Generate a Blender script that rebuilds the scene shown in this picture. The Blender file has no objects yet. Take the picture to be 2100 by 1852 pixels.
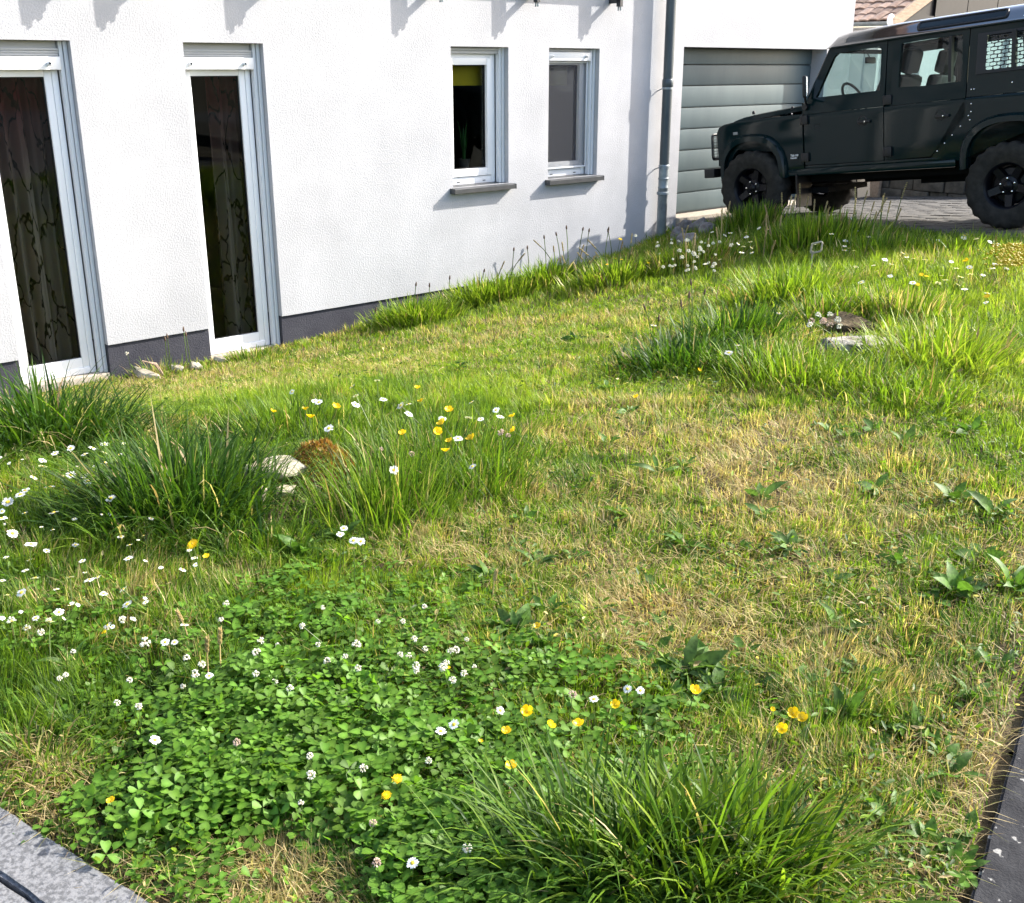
import bpy, bmesh, math, random
import numpy as np
from math import sin, cos, radians, pi, hypot, sqrt, atan2
from mathutils import Matrix, Vector, Euler

random.seed(7)
RNG = np.random.default_rng(11)
scene = bpy.context.scene
COL = scene.collection

# ------------------------------------------------------------------ camera, sky, sun, exposure
EYE = 1.5
PITCH = radians(19.39)
FPX = 2241.8                     # focal length in photo pixels (photo 2100 x 1852)
cam_d = bpy.data.cameras.new('camera')
cam_d.sensor_fit = 'HORIZONTAL'
cam_d.sensor_width = 36.0
cam_d.lens = 36.0 * FPX / 2100.0
cam_d.clip_start = 0.05
cam_d.clip_end = 2000.0
cam = bpy.data.objects.new('camera', cam_d)
COL.objects.link(cam)
cam.location = (0, 0, EYE)
cam.rotation_euler = (pi / 2 - PITCH, 0, 0)
scene.camera = cam

SUN_EL = radians(33.5)
SUN_AZ = radians(68.0)           # clockwise from +Y
world = bpy.data.worlds.new('World')
scene.world = world
world.use_nodes = True
wn = world.node_tree.nodes
sky = wn.new('ShaderNodeTexSky')
sky.sky_type = 'NISHITA'
sky.sun_disc = False
sky.sun_elevation = SUN_EL
sky.sun_rotation = SUN_AZ
sky.air_density = 0.9
sky.dust_density = 2.6
sky.ozone_density = 0.4
wn['Background'].inputs['Strength'].default_value = 0.15
world.node_tree.links.new(sky.outputs[0], wn['Background'].inputs[0])
sun_d = bpy.data.lights.new('sun', 'SUN')
sun_d.energy = 3.4
sun_d.angle = radians(0.55)
sun_d.color = (1.0, 0.955, 0.88)
sun = bpy.data.objects.new('sun', sun_d)
COL.objects.link(sun)
SUNV = Vector((sin(SUN_AZ) * cos(SUN_EL), cos(SUN_AZ) * cos(SUN_EL), sin(SUN_EL)))
sun.rotation_euler = SUNV.to_track_quat('Z', 'Y').to_euler()
sun.location = SUNV * 40
vs = scene.view_settings
vs.view_transform = 'Standard'
vs.look = 'None'
vs.gamma = 1.0
vs.use_curve_mapping = False
vs.exposure = 1.8
cy = scene.cycles
cy.max_bounces = 8
cy.diffuse_bounces = 3
cy.glossy_bounces = 4
cy.transmission_bounces = 6
cy.transparent_max_bounces = 12
cy.caustics_reflective = False
cy.caustics_refractive = False
cy.use_denoising = True
try:
    cy.denoiser = 'OPENIMAGEDENOISE'
    cy.denoising_input_passes = 'RGB_ALBEDO_NORMAL'
    cy.denoising_prefilter = 'ACCURATE'
except Exception:
    pass

# ------------------------------------------------------------------ materials
def new_mat(name):
    m = bpy.data.materials.new(name)
    m.use_nodes = True
    return m, m.node_tree, m.node_tree.nodes['Principled BSDF']

def M(name, c, c2=None, scale=8.0, rough=0.6, metal=0.0, spec=0.4, bump=0.0, bscale=40.0, coat=0.0,
      detail=4.0, lo=0.35, hi=0.65, stretch=(1, 1, 1), bdist=0.004):
    m, nt, b = new_mat(name)
    b.inputs['Base Color'].default_value = (*c, 1)
    b.inputs['Roughness'].default_value = rough
    b.inputs['Metallic'].default_value = metal
    b.inputs['Specular IOR Level'].default_value = spec
    b.inputs['Coat Weight'].default_value = coat
    b.inputs['Coat Roughness'].default_value = 0.05
    tc = nt.nodes.new('ShaderNodeTexCoord')
    mp = nt.nodes.new('ShaderNodeMapping')
    mp.inputs['Scale'].default_value = stretch
    nt.links.new(tc.outputs['Object'], mp.inputs[0])
    if c2 is not None:
        n = nt.nodes.new('ShaderNodeTexNoise')
        n.inputs['Scale'].default_value = scale
        n.inputs['Detail'].default_value = detail
        n.inputs['Roughness'].default_value = 0.6
        r = nt.nodes.new('ShaderNodeValToRGB')
        r.color_ramp.elements[0].position = lo
        r.color_ramp.elements[1].position = hi
        r.color_ramp.elements[0].color = (*c, 1)
        r.color_ramp.elements[1].color = (*c2, 1)
        nt.links.new(mp.outputs[0], n.inputs['Vector'])
        nt.links.new(n.outputs['Fac'], r.inputs[0])
        nt.links.new(r.outputs[0], b.inputs['Base Color'])
    if bump > 0:
        n2 = nt.nodes.new('ShaderNodeTexNoise')
        n2.inputs['Scale'].default_value = bscale
        n2.inputs['Detail'].default_value = 4
        n2.inputs['Roughness'].default_value = 0.6
        bp = nt.nodes.new('ShaderNodeBump')
        bp.inputs['Strength'].default_value = bump
        bp.inputs['Distance'].default_value = bdist
        nt.links.new(mp.outputs[0], n2.inputs['Vector'])
        nt.links.new(n2.outputs['Fac'], bp.inputs['Height'])
        nt.links.new(bp.outputs[0], b.inputs['Normal'])
    return m

def leaf_mat(name, col=None, trans=0.4, rough=0.45, spec=0.35):
    """two-sided plant tissue: own colour (fixed or from the per-blade attribute) with light passing through"""
    m, nt, b = new_mat(name)
    b.inputs['Roughness'].default_value = rough
    b.inputs['Specular IOR Level'].default_value = spec
    tr = nt.nodes.new('ShaderNodeBsdfTranslucent')
    mix = nt.nodes.new('ShaderNodeMixShader')
    mix.inputs[0].default_value = trans
    out = nt.nodes['Material Output']
    nt.links.new(b.outputs[0], mix.inputs[1])
    nt.links.new(tr.outputs[0], mix.inputs[2])
    nt.links.new(mix.outputs[0], out.inputs['Surface'])
    gm = nt.nodes.new('ShaderNodeMix')
    gm.data_type = 'RGBA'
    gm.blend_type = 'MULTIPLY'
    gm.inputs[0].default_value = 1.0
    gm.inputs[7].default_value = (1.28, 1.34, 0.70, 1)
    if col is None:
        a = nt.nodes.new('ShaderNodeAttribute')
        a.attribute_name = 'tint'
        src = a.outputs['Color']
        nt.links.new(src, b.inputs['Base Color'])
        nt.links.new(src, gm.inputs[6])
    else:
        oi = nt.nodes.new('ShaderNodeObjectInfo')
        hs = nt.nodes.new('ShaderNodeHueSaturation')
        hs.inputs['Color'].default_value = (*col, 1)
        mr = nt.nodes.new('ShaderNodeMapRange')
        mr.inputs['To Min'].default_value = 0.7
        mr.inputs['To Max'].default_value = 1.35
        nt.links.new(oi.outputs['Random'], mr.inputs['Value'])
        tcn = nt.nodes.new('ShaderNodeTexCoord'); nz = nt.nodes.new('ShaderNodeTexNoise'); nz.inputs['Scale'].default_value = 7.0; nz.inputs['Detail'].default_value = 3
        m2 = nt.nodes.new('ShaderNodeMapRange'); m2.inputs['From Min'].default_value = .3; m2.inputs['From Max'].default_value = .7; m2.inputs['To Min'].default_value = .55; m2.inputs['To Max'].default_value = 1.25
        mm_ = nt.nodes.new('ShaderNodeMath'); mm_.operation = 'MULTIPLY'
        nt.links.new(tcn.outputs['Object'], nz.inputs['Vector']); nt.links.new(nz.outputs['Fac'], m2.inputs['Value'])
        nt.links.new(mr.outputs[0], mm_.inputs[0]); nt.links.new(m2.outputs[0], mm_.inputs[1])
        if name.endswith('leaf'): nt.links.new(mm_.outputs[0], hs.inputs['Value'])
        else: nt.links.new(mr.outputs[0], hs.inputs['Value'])
        nt.links.new(hs.outputs[0], b.inputs['Base Color'])
        nt.links.new(hs.outputs[0], gm.inputs[6])
    nt.links.new(gm.outputs[2], tr.inputs['Color'])
    return m

def glass_mat(name, tint, ior=1.5, rough=0.0):
    m = bpy.data.materials.new(name)
    m.use_nodes = True
    nt = m.node_tree
    for n in list(nt.nodes):
        if n.type == 'BSDF_PRINCIPLED':
            nt.nodes.remove(n)
    out = nt.nodes['Material Output']
    t = nt.nodes.new('ShaderNodeBsdfTransparent')
    t.inputs[0].default_value = (*tint, 1)
    g = nt.nodes.new('ShaderNodeBsdfGlossy')
    g.inputs['Roughness'].default_value = rough
    g.inputs['Color'].default_value = (0.95, 1, 1, 1)
    fr = nt.nodes.new('ShaderNodeFresnel')
    fr.inputs['IOR'].default_value = ior
    mx = nt.nodes.new('ShaderNodeMixShader')
    nt.links.new(fr.outputs[0], mx.inputs[0])
    nt.links.new(t.outputs[0], mx.inputs[1])
    nt.links.new(g.outputs[0], mx.inputs[2])
    nt.links.new(mx.outputs[0], out.inputs['Surface'])
    return m

# ------------------------------------------------------------------ mesh builder and object helpers
class MB:
    def __init__(s):
        s.v, s.f, s.m = [], [], []
    def add(s, vs, fs, mat=0, T=None):
        o = len(s.v)
        for p in vs:
            p = Vector(p)
            s.v.append(tuple(T @ p) if T is not None else tuple(p))
        for f in fs:
            s.f.append([i + o for i in f]); s.m.append(mat)
        return s
    def box(s, a, b, mat=0, T=None, bev=0.0):
        (x0, y0, z0), (x1, y1, z1) = a, b
        if bev <= 0:
            vs = [(x0,y0,z0),(x1,y0,z0),(x1,y1,z0),(x0,y1,z0),(x0,y0,z1),(x1,y0,z1),(x1,y1,z1),(x0,y1,z1)]
            fs = [(0,3,2,1),(4,5,6,7),(0,1,5,4),(1,2,6,5),(2,3,7,6),(3,0,4,7)]
            return s.add(vs, fs, mat, T)
        bm = bmesh.new()
        bmesh.ops.create_cube(bm, size=1)
        for v in bm.verts:
            v.co = Vector(((x0+x1)/2 + v.co.x*(x1-x0), (y0+y1)/2 + v.co.y*(y1-y0), (z0+z1)/2 + v.co.z*(z1-z0)))
        bmesh.ops.bevel(bm, geom=list(bm.edges), offset=bev, segments=2, affect='EDGES', profile=0.6)
        s.from_bm(bm, mat, T)
        return s
    def from_bm(s, bm, mat=0, T=None):
        bm.verts.ensure_lookup_table(); bm.verts.index_update()
        s.add([v.co.copy() for v in bm.verts], [[v.index for v in f.verts] for f in bm.faces], mat, T)
        bm.free()
    def lathe(s, prof, n=24, mat=0, T=None, cap=False):
        """prof: (radius, height) along z"""
        vs, fs = [], []
        for r, z in prof:
            for k in range(n):
                a = 2*pi*k/n
                vs.append((r*cos(a), r*sin(a), z))
        for i in range(len(prof)-1):
            for k in range(n):
                k2 = (k+1) % n
                fs.append((i*n+k, i*n+k2, (i+1)*n+k2, (i+1)*n+k))
        if cap:
            fs.append(tuple(range(n))[::-1]); fs.append(tuple((len(prof)-1)*n+k for k in range(n)))
        return s.add(vs, fs, mat, T)
    def tube(s, path, r, n=8, mat=0, T=None, closed=False, cap=True):
        P = [Vector(p) for p in path]
        rr = r if isinstance(r, (list, tuple)) else [r]*len(P)
        vs, fs = [], []
        up = Vector((0.13, 0.21, 0.97))
        N = len(P)
        for i, p in enumerate(P):
            if closed:
                t = (P[(i+1) % N] - P[i-1]).normalized()
            else:
                t = (P[min(i+1, N-1)] - P[max(i-1, 0)]).normalized()
            a = t.cross(up)
            if a.length < 1e-3: a = t.cross(Vector((1, 0, 0)))
            a.normalize(); b = t.cross(a)
            for k in range(n):
                q = 2*pi*k/n
                vs.append(p + a*(rr[i]*cos(q)) + b*(rr[i]*sin(q)))
        for i in range(N if closed else N-1):
            j = (i+1) % N
            for k in range(n):
                k2 = (k+1) % n
                fs.append((i*n+k, i*n+k2, j*n+k2, j*n+k))
        if cap and not closed:
            fs.append(tuple(range(n))[::-1]); fs.append(tuple((N-1)*n+k for k in range(n)))
        return s.add(vs, fs, mat, T)
    def mesh(s, name, mats, smooth=None, off=None, fn=None):
        me = bpy.data.meshes.new(name)
        vs = s.v
        if fn is not None: vs = [fn(*p) for p in vs]
        if off is not None: vs = [(p[0]-off[0], p[1]-off[1], p[2]-off[2]) for p in vs]
        me.from_pydata(vs, [], s.f)
        for m in (mats if isinstance(mats, (list, tuple)) else [mats]): me.materials.append(m)
        me.polygons.foreach_set('material_index', s.m)
        bm = bmesh.new(); bm.from_mesh(me)
        bmesh.ops.recalc_face_normals(bm, faces=bm.faces)
        bm.to_mesh(me); bm.free()
        if smooth is not None:
            me.polygons.foreach_set('use_smooth', [True]*len(me.polygons))
            me.set_sharp_from_angle(angle=radians(smooth))
        me.update()
        return me
    def build(s, name, mats, parent=None, smooth=None, off=None, fn=None, mw=None):
        o = bpy.data.objects.new(name, s.mesh(name, mats, smooth, off, fn))
        COL.objects.link(o)
        if parent is not None: o.parent = parent
        if mw is not None: o.matrix_world = mw
        return o

def tag(o, label=None, cat=None, group=None, kind=None):
    if label: o['label'] = label
    if cat: o['category'] = cat
    if group: o['group'] = group
    if kind: o['kind'] = kind
    return o
def empty(name, mw=None, loc=None, label=None, cat=None, group=None):
    o = bpy.data.objects.new(name, None)
    o.empty_display_size = 0.1
    COL.objects.link(o)
    if mw is not None: o.matrix_world = mw
    if loc is not None: o.location = loc
    return tag(o, label, cat, group)
def inst(name, me, parent=None, mw=None, loc=None, rot=None, sc=None):
    o = bpy.data.objects.new(name, me)
    COL.objects.link(o)
    if parent is not None: o.parent = parent
    if mw is not None: o.matrix_basis = mw
    if loc is not None: o.location = loc
    if rot is not None: o.rotation_euler = rot
    if sc is not None: o.scale = (sc, sc, sc) if not hasattr(sc, '__len__') else sc
    return o

# ------------------------------------------------------------------ the lie of the land
CP, SP = cos(PITCH), sin(PITCH)
PSI = radians(47.74)
DV = np.array([sin(PSI), cos(PSI), 0.0])        # along the house front
NV = np.array([cos(PSI), -sin(PSI), 0.0])       # out of the house front
WALL_D = 8.6
CA, CB = radians(45.27), radians(4.57)
FW = np.array([-cos(CA)*cos(CB), sin(CA)*cos(CB), -sin(CB)])   # the way the car faces
LT = np.array([-sin(CA), -cos(CA), 0.0])
UPV = np.cross(FW, LT)
CAR0 = np.array([2.653, 12.369, -0.171])        # ground under the near front wheel
def drive_z(x, y):
    return CAR0[2] - (UPV[0]*(x-CAR0[0]) + UPV[1]*(y-CAR0[1])) / UPV[2]

GP = np.array([(-1.084,1.924,0),(-.728,1.676,0),(0,1.2,0),(1.253,2.307,0),(.872,1.676,0),(2.0,3.55,.01),(3.2,5.5,.03),(-2.5,2.9,0),(-4,4,-.02),
  (0,2.5,0),(0,4,-.03),(-1.5,4,-.05),(1.5,4.5,0),(-3,5.5,-.30),(-1.2,5.6,-.2),(0,6.5,-.22),(2.2,6.5,0),(-2.2,7.2,-.6),(-1,8.2,-.6),(0.3,8.8,-.45),
  (-5.2,7.0,-1.0),(-3.27,8.64,-.90),(-2.38,9.46,-.90),(-1.0,10.72,-.80),(.36,11.95,-.66),(1.2,12.7,-.56),(1.91,13.36,-.40),
  (2.05,13.0,-.30),(3.1,11.4,-.08),(4.45,9.58,.06),(3.5,8.5,.04),(1.6,10.2,-.24),(1.0,11.2,-.45),(2.2,8.3,-.05),(5,7.5,.1),(6.5,6,.1),(1.2,7.4,-.15),(-6,10,-1.1),(-8,6,-1.0)], float)
def _U(r2):
    return np.where(r2 > 1e-12, r2*np.log(np.maximum(r2, 1e-12)), 0.0)
_n = len(GP)
_A = np.zeros((_n+3, _n+3))
_d2 = (GP[:, None, 0]-GP[None, :, 0])**2 + (GP[:, None, 1]-GP[None, :, 1])**2
_A[:_n, :_n] = _U(_d2) + 0.3*np.eye(_n)
_A[:_n, _n] = 1; _A[:_n, _n+1:] = GP[:, :2]; _A[_n:, :_n] = _A[:_n, _n:].T
_W = np.linalg.solve(_A, np.concatenate([GP[:, 2], np.zeros(3)]))
def gz(x, y):
    x = np.asarray(x, float); y = np.asarray(y, float)
    out = _W[_n] + _W[_n+1]*x + _W[_n+2]*y
    for i in range(_n):
        out = out + _W[i]*_U((x-GP[i, 0])**2 + (y-GP[i, 1])**2)
    return out
def ray(u, v):
    x = (u-1050)/FPX; y = (v-926)/FPX
    return np.array([x, CP-y*SP, -SP-y*CP])
_ts = np.concatenate([np.arange(1.2, 4, .02), np.arange(4, 20, .05)])
def at(u, v, h=0.0, drive=False):
    """the point h above the ground seen at photo pixel u, v"""
    r = ray(u, v)
    X, Y, Z = r[0]*_ts, r[1]*_ts, EYE+r[2]*_ts
    g = (drive_z(X, Y) if drive else gz(X, Y)) + h
    k = np.argmax(Z < g)
    if not (Z < g).any(): k = len(_ts)-1
    a, b = Z[k-1]-g[k-1], Z[k]-g[k]
    w = a/(a-b) if abs(a-b) > 1e-9 else 0
    t = _ts[k-1] + (_ts[k]-_ts[k-1])*w
    return Vector((r[0]*t, r[1]*t, EYE+r[2]*t))
def pxm(P):
    """photo pixels per metre at P"""
    return FPX/(P[1]*CP - (P[2]-EYE)*SP)
DRIVE_A, DRIVE_B = np.array([2.02, 13.42]), np.array([4.45, 9.62])
_de = (DRIVE_B-DRIVE_A)/np.linalg.norm(DRIVE_B-DRIVE_A)
def drive_side(x, y):            # > 0 on the driveway
    return _de[0]*(y-DRIVE_A[1]) - _de[1]*(x-DRIVE_A[0])
KL0, KLd = np.array([-1.084, 1.924]), np.array([.8206, -.5716])
KR0, KRd = np.array([1.253, 2.307]), np.array([.517, .856])
def in_lawn(x, y):
    a = (KLd[0]*(y-KL0[1]) - KLd[1]*(x-KL0[0])) > 0.01
    b = (KRd[0]*(y-KR0[1]) - KRd[1]*(x-KR0[0])) > 0.02
    c = (NV[0]*x + NV[1]*y) > -WALL_D + .03
    e = drive_side(x, y) < 0
    return a & b & c & e
# ------------------------------------------------------------------ materials used by the built things
m_soil = M('soil', (.026, .018, .011), (.17, .135, .08), scale=14, rough=.95, spec=.1, bump=.9, bscale=60, bdist=.02, lo=.3, hi=.75)
m_earth = M('earth', (.07, .055, .035), (.12, .10, .06), scale=3, rough=.95, spec=.1)
m_asphalt = M('asphalt', (.045, .045, .047), (.075, .074, .072), scale=30, rough=.85, bump=.6, bscale=180)
m_joint = M('paving_joint', (.06, .055, .045), (.12, .11, .085), scale=20, rough=.95, spec=.1, bump=.5, bscale=120)
m_paver = M('paver', (.042, .040, .037), (.080, .075, .066), scale=5, rough=.85, bump=.5, bscale=90)
m_stucco = M('white_render', (.395, .395, .408), (.462, .462, .476), scale=1.6, detail=7.0, rough=.9, spec=.15, bump=.65, bscale=70, bdist=.007)
m_plinth = M('grey_plinth', (.042, .042, .054), (.055, .055, .067), scale=5, rough=.85, spec=.2, bump=.9, bscale=75, bdist=.006)
m_pvc = M('white_pvc', (.78, .79, .80), rough=.28, spec=.45)
m_alu = M('white_aluminium', (.66, .68, .70), rough=.35, spec=.5)
m_shut = M('grey_shutter', (.40, .41, .415), rough=.4, spec=.5)
m_gasket = M('black_gasket', (.012, .012, .013), rough=.6)
m_sill = M('anthracite_sill', (.05, .051, .053), (.066, .067, .068), scale=12, rough=.42, spec=.5)
m_room = M('room_paint', (.07, .065, .06), rough=.9)
m_roomf = M('room_floor', (.10, .07, .05), rough=.6)
m_zinc = M('zinc_pipe', (.05, .066, .076), (.08, .096, .104), scale=3, rough=.45, metal=.35, spec=.5, stretch=(6, 6, 1))
m_zinc2 = M('galvanised_standpipe', (.20, .235, .25), (.30, .33, .345), scale=9, rough=.5, metal=.45, spec=.5)
m_garage = M('sage_grey_door', (.085, .118, .125), (.105, .14, .146), scale=3, rough=.5, spec=.3, stretch=(1, 1, .3))
m_steel = M('dark_steel', (.06, .06, .065), rough=.5, metal=.6)
m_thresh = M('pale_threshold', (.30, .26, .21), (.42, .37, .30), scale=22, rough=.9, bump=.6, bscale=60)
m_glass = glass_mat('window_glass', (.74, .76, .75), 1.27)
m_screen = bpy.data.materials.new('fly_mesh'); m_screen.use_nodes = True
_nt = m_screen.node_tree; _t = _nt.nodes.new('ShaderNodeBsdfTransparent'); _x = _nt.nodes.new('ShaderNodeMixShader'); _x.inputs[0].default_value = .24
_p = _nt.nodes['Principled BSDF']; _p.inputs['Base Color'].default_value = (.07, .075, .09, 1); _p.inputs['Roughness'].default_value = .9
_nt.links.new(_t.outputs[0], _x.inputs[1]); _nt.links.new(_p.outputs[0], _x.inputs[2]); _nt.links.new(_x.outputs[0], _nt.nodes['Material Output'].inputs['Surface'])
m_granite = M('granite', (.085, .086, .089), (.175, .176, .18), scale=110, rough=.75, bump=.5, bscale=100, detail=3, lo=.40, hi=.58)
m_darkstone = M('weathered_edging', (.020, .0205, .023), (.036, .0365, .039), scale=25, rough=.95, spec=.12, bump=.8, bscale=160)
m_tile = M('clay_tile', (.16, .085, .055), (.36, .23, .16), scale=6, rough=.85, bump=.4, bscale=40)
m_clad = M('black_cladding', (.006, .006, .008), (.011, .011, .013), scale=4, rough=.6)
m_nwall = M('white_wall', (.74, .75, .75), (.80, .80, .80), scale=2, rough=.9, bump=.4, bscale=60)
m_board = M('weathered_board', (.28, .20, .135), (.42, .31, .22), scale=6, rough=.8, stretch=(1, 6, 6), bump=.3)
m_rubble = M('rubble_stone', (.085, .075, .06), (.17, .15, .12), scale=7, rough=.95, bump=.8, bscale=40)
m_chrome = M('bright_metal', (.85, .85, .85), rough=.2, metal=1.0)

# ------------------------------------------------------------------ ground, road, driveway
def grid_sheet(name, xs, ys, zf, mat, keep=None, kind='structure'):
    X, Y = np.meshgrid(xs, ys)
    Z = zf(X, Y)
    nx = len(xs)
    vs = np.stack([X.ravel(), Y.ravel(), Z.ravel()], 1)
    fs = []
    for j in range(len(ys)-1):
        for i in range(nx-1):
            cx, cyy = (xs[i]+xs[i+1])/2, (ys[j]+ys[j+1])/2
            if keep is None or keep(cx, cyy):
                a = j*nx+i
                fs.append((a, a+1, a+nx+1, a+nx))
    me = bpy.data.meshes.new(name)
    me.from_pydata(vs.tolist(), [], fs)
    me.materials.append(mat)
    me.polygons.foreach_set('use_smooth', [True]*len(me.polygons))
    o = bpy.data.objects.new(name, me); COL.objects.link(o)
    return tag(o, kind=kind)

MB().box((-400, -300, -1.75), (400, 500, -1.7)).build('ground', m_earth)['kind'] = 'structure'
def lawn_keep(x, y):
    a = KLd[0]*(y-KL0[1]) - KLd[1]*(x-KL0[0]); b = KRd[0]*(y-KR0[1]) - KRd[1]*(x-KR0[0])
    return a > -.04 and b > -.04 and NV[0]*x+NV[1]*y > -WALL_D-.2
lawn = grid_sheet('lawn', np.arange(-9, 9.01, .08), np.arange(.5, 15, .08),
    lambda X, Y: gz(X, Y) - .012 + .012*np.sin(X*9.1+1.3*np.sin(Y*5))*np.sin(Y*8.3) - np.where(drive_side(X, Y) > .05, .25, 0), m_soil, lawn_keep)

# the road the photographer stands on, a hand below the kerb tops
MB().box((-30, -20, -.14), (30, 3.2, -.10)).build('road', m_asphalt)['kind'] = 'structure'

def out_keep(x, y):
    a = KLd[0]*(y-KL0[1]) - KLd[1]*(x-KL0[0]); b = KRd[0]*(y-KR0[1]) - KRd[1]*(x-KR0[0])
    return (a < -.03 or b < -.03) and NV[0]*x+NV[1]*y > -WALL_D+.05 and drive_side(x, y) < .05
grid_sheet('pavement', np.arange(-9, 12.01, .1), np.arange(1.3, 12, .1), lambda X, Y: np.maximum(gz(X, Y), -.06) - .05 - np.where(drive_side(X, Y) > .0, .2, 0), m_asphalt, out_keep)

# driveway: sloping bed with pavers laid one by one
def dplane(a, b, h=0.0):         # a metres the way the car faces, b metres to its left, from the near front wheel
    p = CAR0 + FW*a + LT*b + UPV*h
    return Vector(p)
drive = empty('driveway', loc=(0, 0, 0)); drive['kind'] = 'structure'
bed = MB()
# outline in (a, b): butts the lawn edge, the garage threshold and the stone wall
def ab(x, y):
    q = np.array([x, y, drive_z(x, y)]) - CAR0
    return float(q @ FW), float(q @ LT)
def hxy(s, off):
    p = DV*s + NV*(off-WALL_D); return float(p[0]), float(p[1])
outline = [ab(*DRIVE_A), ab(*(DRIVE_A + (DRIVE_B-DRIVE_A)*2.6)), ab(*hxy(14.6, 6.5)), ab(*hxy(14.6, -.1)), ab(*hxy(10.42, -.1))]
top = [dplane(a, b, -.012) for a, b in outline]; bot = [dplane(a, b, -.20) for a, b in outline]
nn = len(top)
bed.add([*top, *bot], [list(range(nn))] + [list(range(nn, 2*nn))[::-1]] + [[i, (i+1) % nn, nn+(i+1) % nn, nn+i] for i in range(nn)])
bed.build('bed', m_joint, drive)
PW, PL = .16, .24
pav_meshes = []
for k in range(4):
    b = MB(); b.box((-PL/2+.006, -PW/2+.005, -.05), (PL/2-.006, PW/2-.005, 0), bev=.006)
    pav_meshes.append(b.mesh('paver', m_paver, 40))
cand = []
for j in range(-40, 30):
    for i in range(-24, 24):
        a = (i + (.5 if j % 2 else 0))*PL; bb = j*PW
        p = dplane(a, bb)
        if drive_side(p.x, p.y) < .02: continue
        off = NV[0]*p.x+NV[1]*p.y+WALL_D; s = DV[0]*p.x+DV[1]*p.y
        if off < .02 or s > 14.30 or off > 6.4: continue
        if (s < 10.6 and off < .12): continue
        u = 1050+FPX*p.x/((p.y*CP-(p.z-EYE)*SP)); 
        cand.append((hypot(p.x, p.y) + (100 if u > 2150 else 0), a, bb, u))
cand.sort()
rest = MB()
basis = Matrix((( *FW, 0), (*LT, 0), (*UPV, 0), (0, 0, 0, 1))).transposed()
R3 = Matrix((FW, LT, UPV)).transposed()
for n_, (dd, a, bb, u) in enumerate(cand):
    h = random.uniform(-.004, .003)
    rot = R3 @ Euler((random.gauss(0, .012), random.gauss(0, .012), random.gauss(0, .01))).to_matrix()
    mw = Matrix.Translation(dplane(a, bb, h)) @ rot.to_4x4()
    if n_ < 300:
        inst('paver', pav_meshes[n_ % 4], drive, mw=mw)
    elif dd < 100:
        rest.box((-PL/2+.006, -PW/2+.005, -.05), (PL/2-.006, PW/2-.005, 0), T=mw)
ro = rest.build('paver_field', m_paver, drive); ro['kind'] = 'stuff'

# kerbs
def kerb_stone(name, x0, x1, w0, w1, z0, z1, org, dirv, nrm, mat, label, cat, group, rag=0.0, seed=0):
    rr = random.Random(seed)
    L = x1-x0
    bm = bmesh.new()
    bmesh.ops.create_cube(bm, size=1)
    for v in bm.verts: v.co = Vector(((v.co.x+.5)*L, w0+(v.co.y+.5)*(w1-w0), z0+(v.co.z+.5)*(z1-z0)))
    bmesh.ops.bevel(bm, geom=list(bm.edges), offset=.006, segments=2, affect='EDGES')
    for k in range(1, 26):
        g = bm.verts[:]+bm.edges[:]+bm.faces[:]
        bmesh.ops.bisect_plane(bm, geom=g, plane_co=(L*k/26, 0, 0), plane_no=(1, 0, 0))
    for k in range(1, 4):
        g = bm.verts[:]+bm.edges[:]+bm.faces[:]
        bmesh.ops.bisect_plane(bm, geom=g, plane_co=(0, w0+(w1-w0)*k/4, 0), plane_no=(0, 1, 0))
    for v in bm.verts:
        if rag:
            e = rag*(sin(v.co.x*31+seed)+.7*sin(v.co.x*77+2*seed)+rr.uniform(-.5, .5))
            if v.co.y < w0+.03 or v.co.y > w1-.03: v.co.y += e*.6
            v.co.z += e*.35
    b = MB(); b.from_bm(bm)
    o = b.build(name, mat, None, 18)
    X = Vector((dirv[0], dirv[1], 0)); Y = Vector((nrm[0], nrm[1], 0)); Z = Vector((0, 0, 1))
    if X.cross(Y).z < 0: pass
    R = Matrix((X, Y, Z)).transposed().to_4x4()
    za, zb = [max(-.05, float(gz(org[0]+dirv[0]*q, org[1]+dirv[1]*q))) if abs(q) > 1.25 else 0.0 for q in (x0, x1)]
    o.matrix_world = Matrix.Translation((org[0]+dirv[0]*x0, org[1]+dirv[1]*x0, za)) @ R @ Matrix.Rotation(-atan2(zb-za, L), 4, 'Y')
    return tag(o, label, cat, group)
nl = (-.5716, -.8206)
for k, (a, b, lb) in enumerate([(-2.2, -1.19, 'third granite kerb stone back along the meadow'), (-3.4, -2.21, 'fourth granite kerb stone back along the meadow'), (-4.8, -3.41, 'fifth granite kerb stone back along the meadow'), (-6.0, -4.81, 'last granite kerb stone toward the house corner'), (-.16, .86, 'pale granite kerb stone at the clover edge, nearest the photo corner'), (-1.18, -.168, 'pale granite kerb stone running on from the corner one along the meadow'), (.868, 1.8, 'granite kerb stone in front of the long foreground grass tuft')]):
    kerb_stone('kerb_stone', a, b, -.012, .108, -.2, .022, KL0, KLd, nl, m_granite, lb, 'kerb stone', 'granite kerb stones by the lawn', .0035, k+1)
for k, (a, b, lb) in enumerate([(-.3, .75, 'granite gutter stone outside the corner kerb stone, across a dark joint'), (-1.3, -.31, 'granite gutter stone farther along outside the kerb joint')]):
    kerb_stone('gutter_stone', a, b, .115, .34, -.2, .019, KL0, KLd, nl, m_granite, lb, 'kerb stone', 'granite gutter stones', .003, k+5)
nr = (.856, -.517)
spots_mat = m_darkstone.copy(); spots_mat.name = 'lichened_edging'
nt = spots_mat.node_tree; bs = nt.nodes['Principled BSDF']
vo = nt.nodes.new('ShaderNodeTexNoise'); vo.inputs['Scale'].default_value = 34; vo.inputs['Detail'].default_value = 3; vo.inputs['Roughness'].default_value = .55
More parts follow.
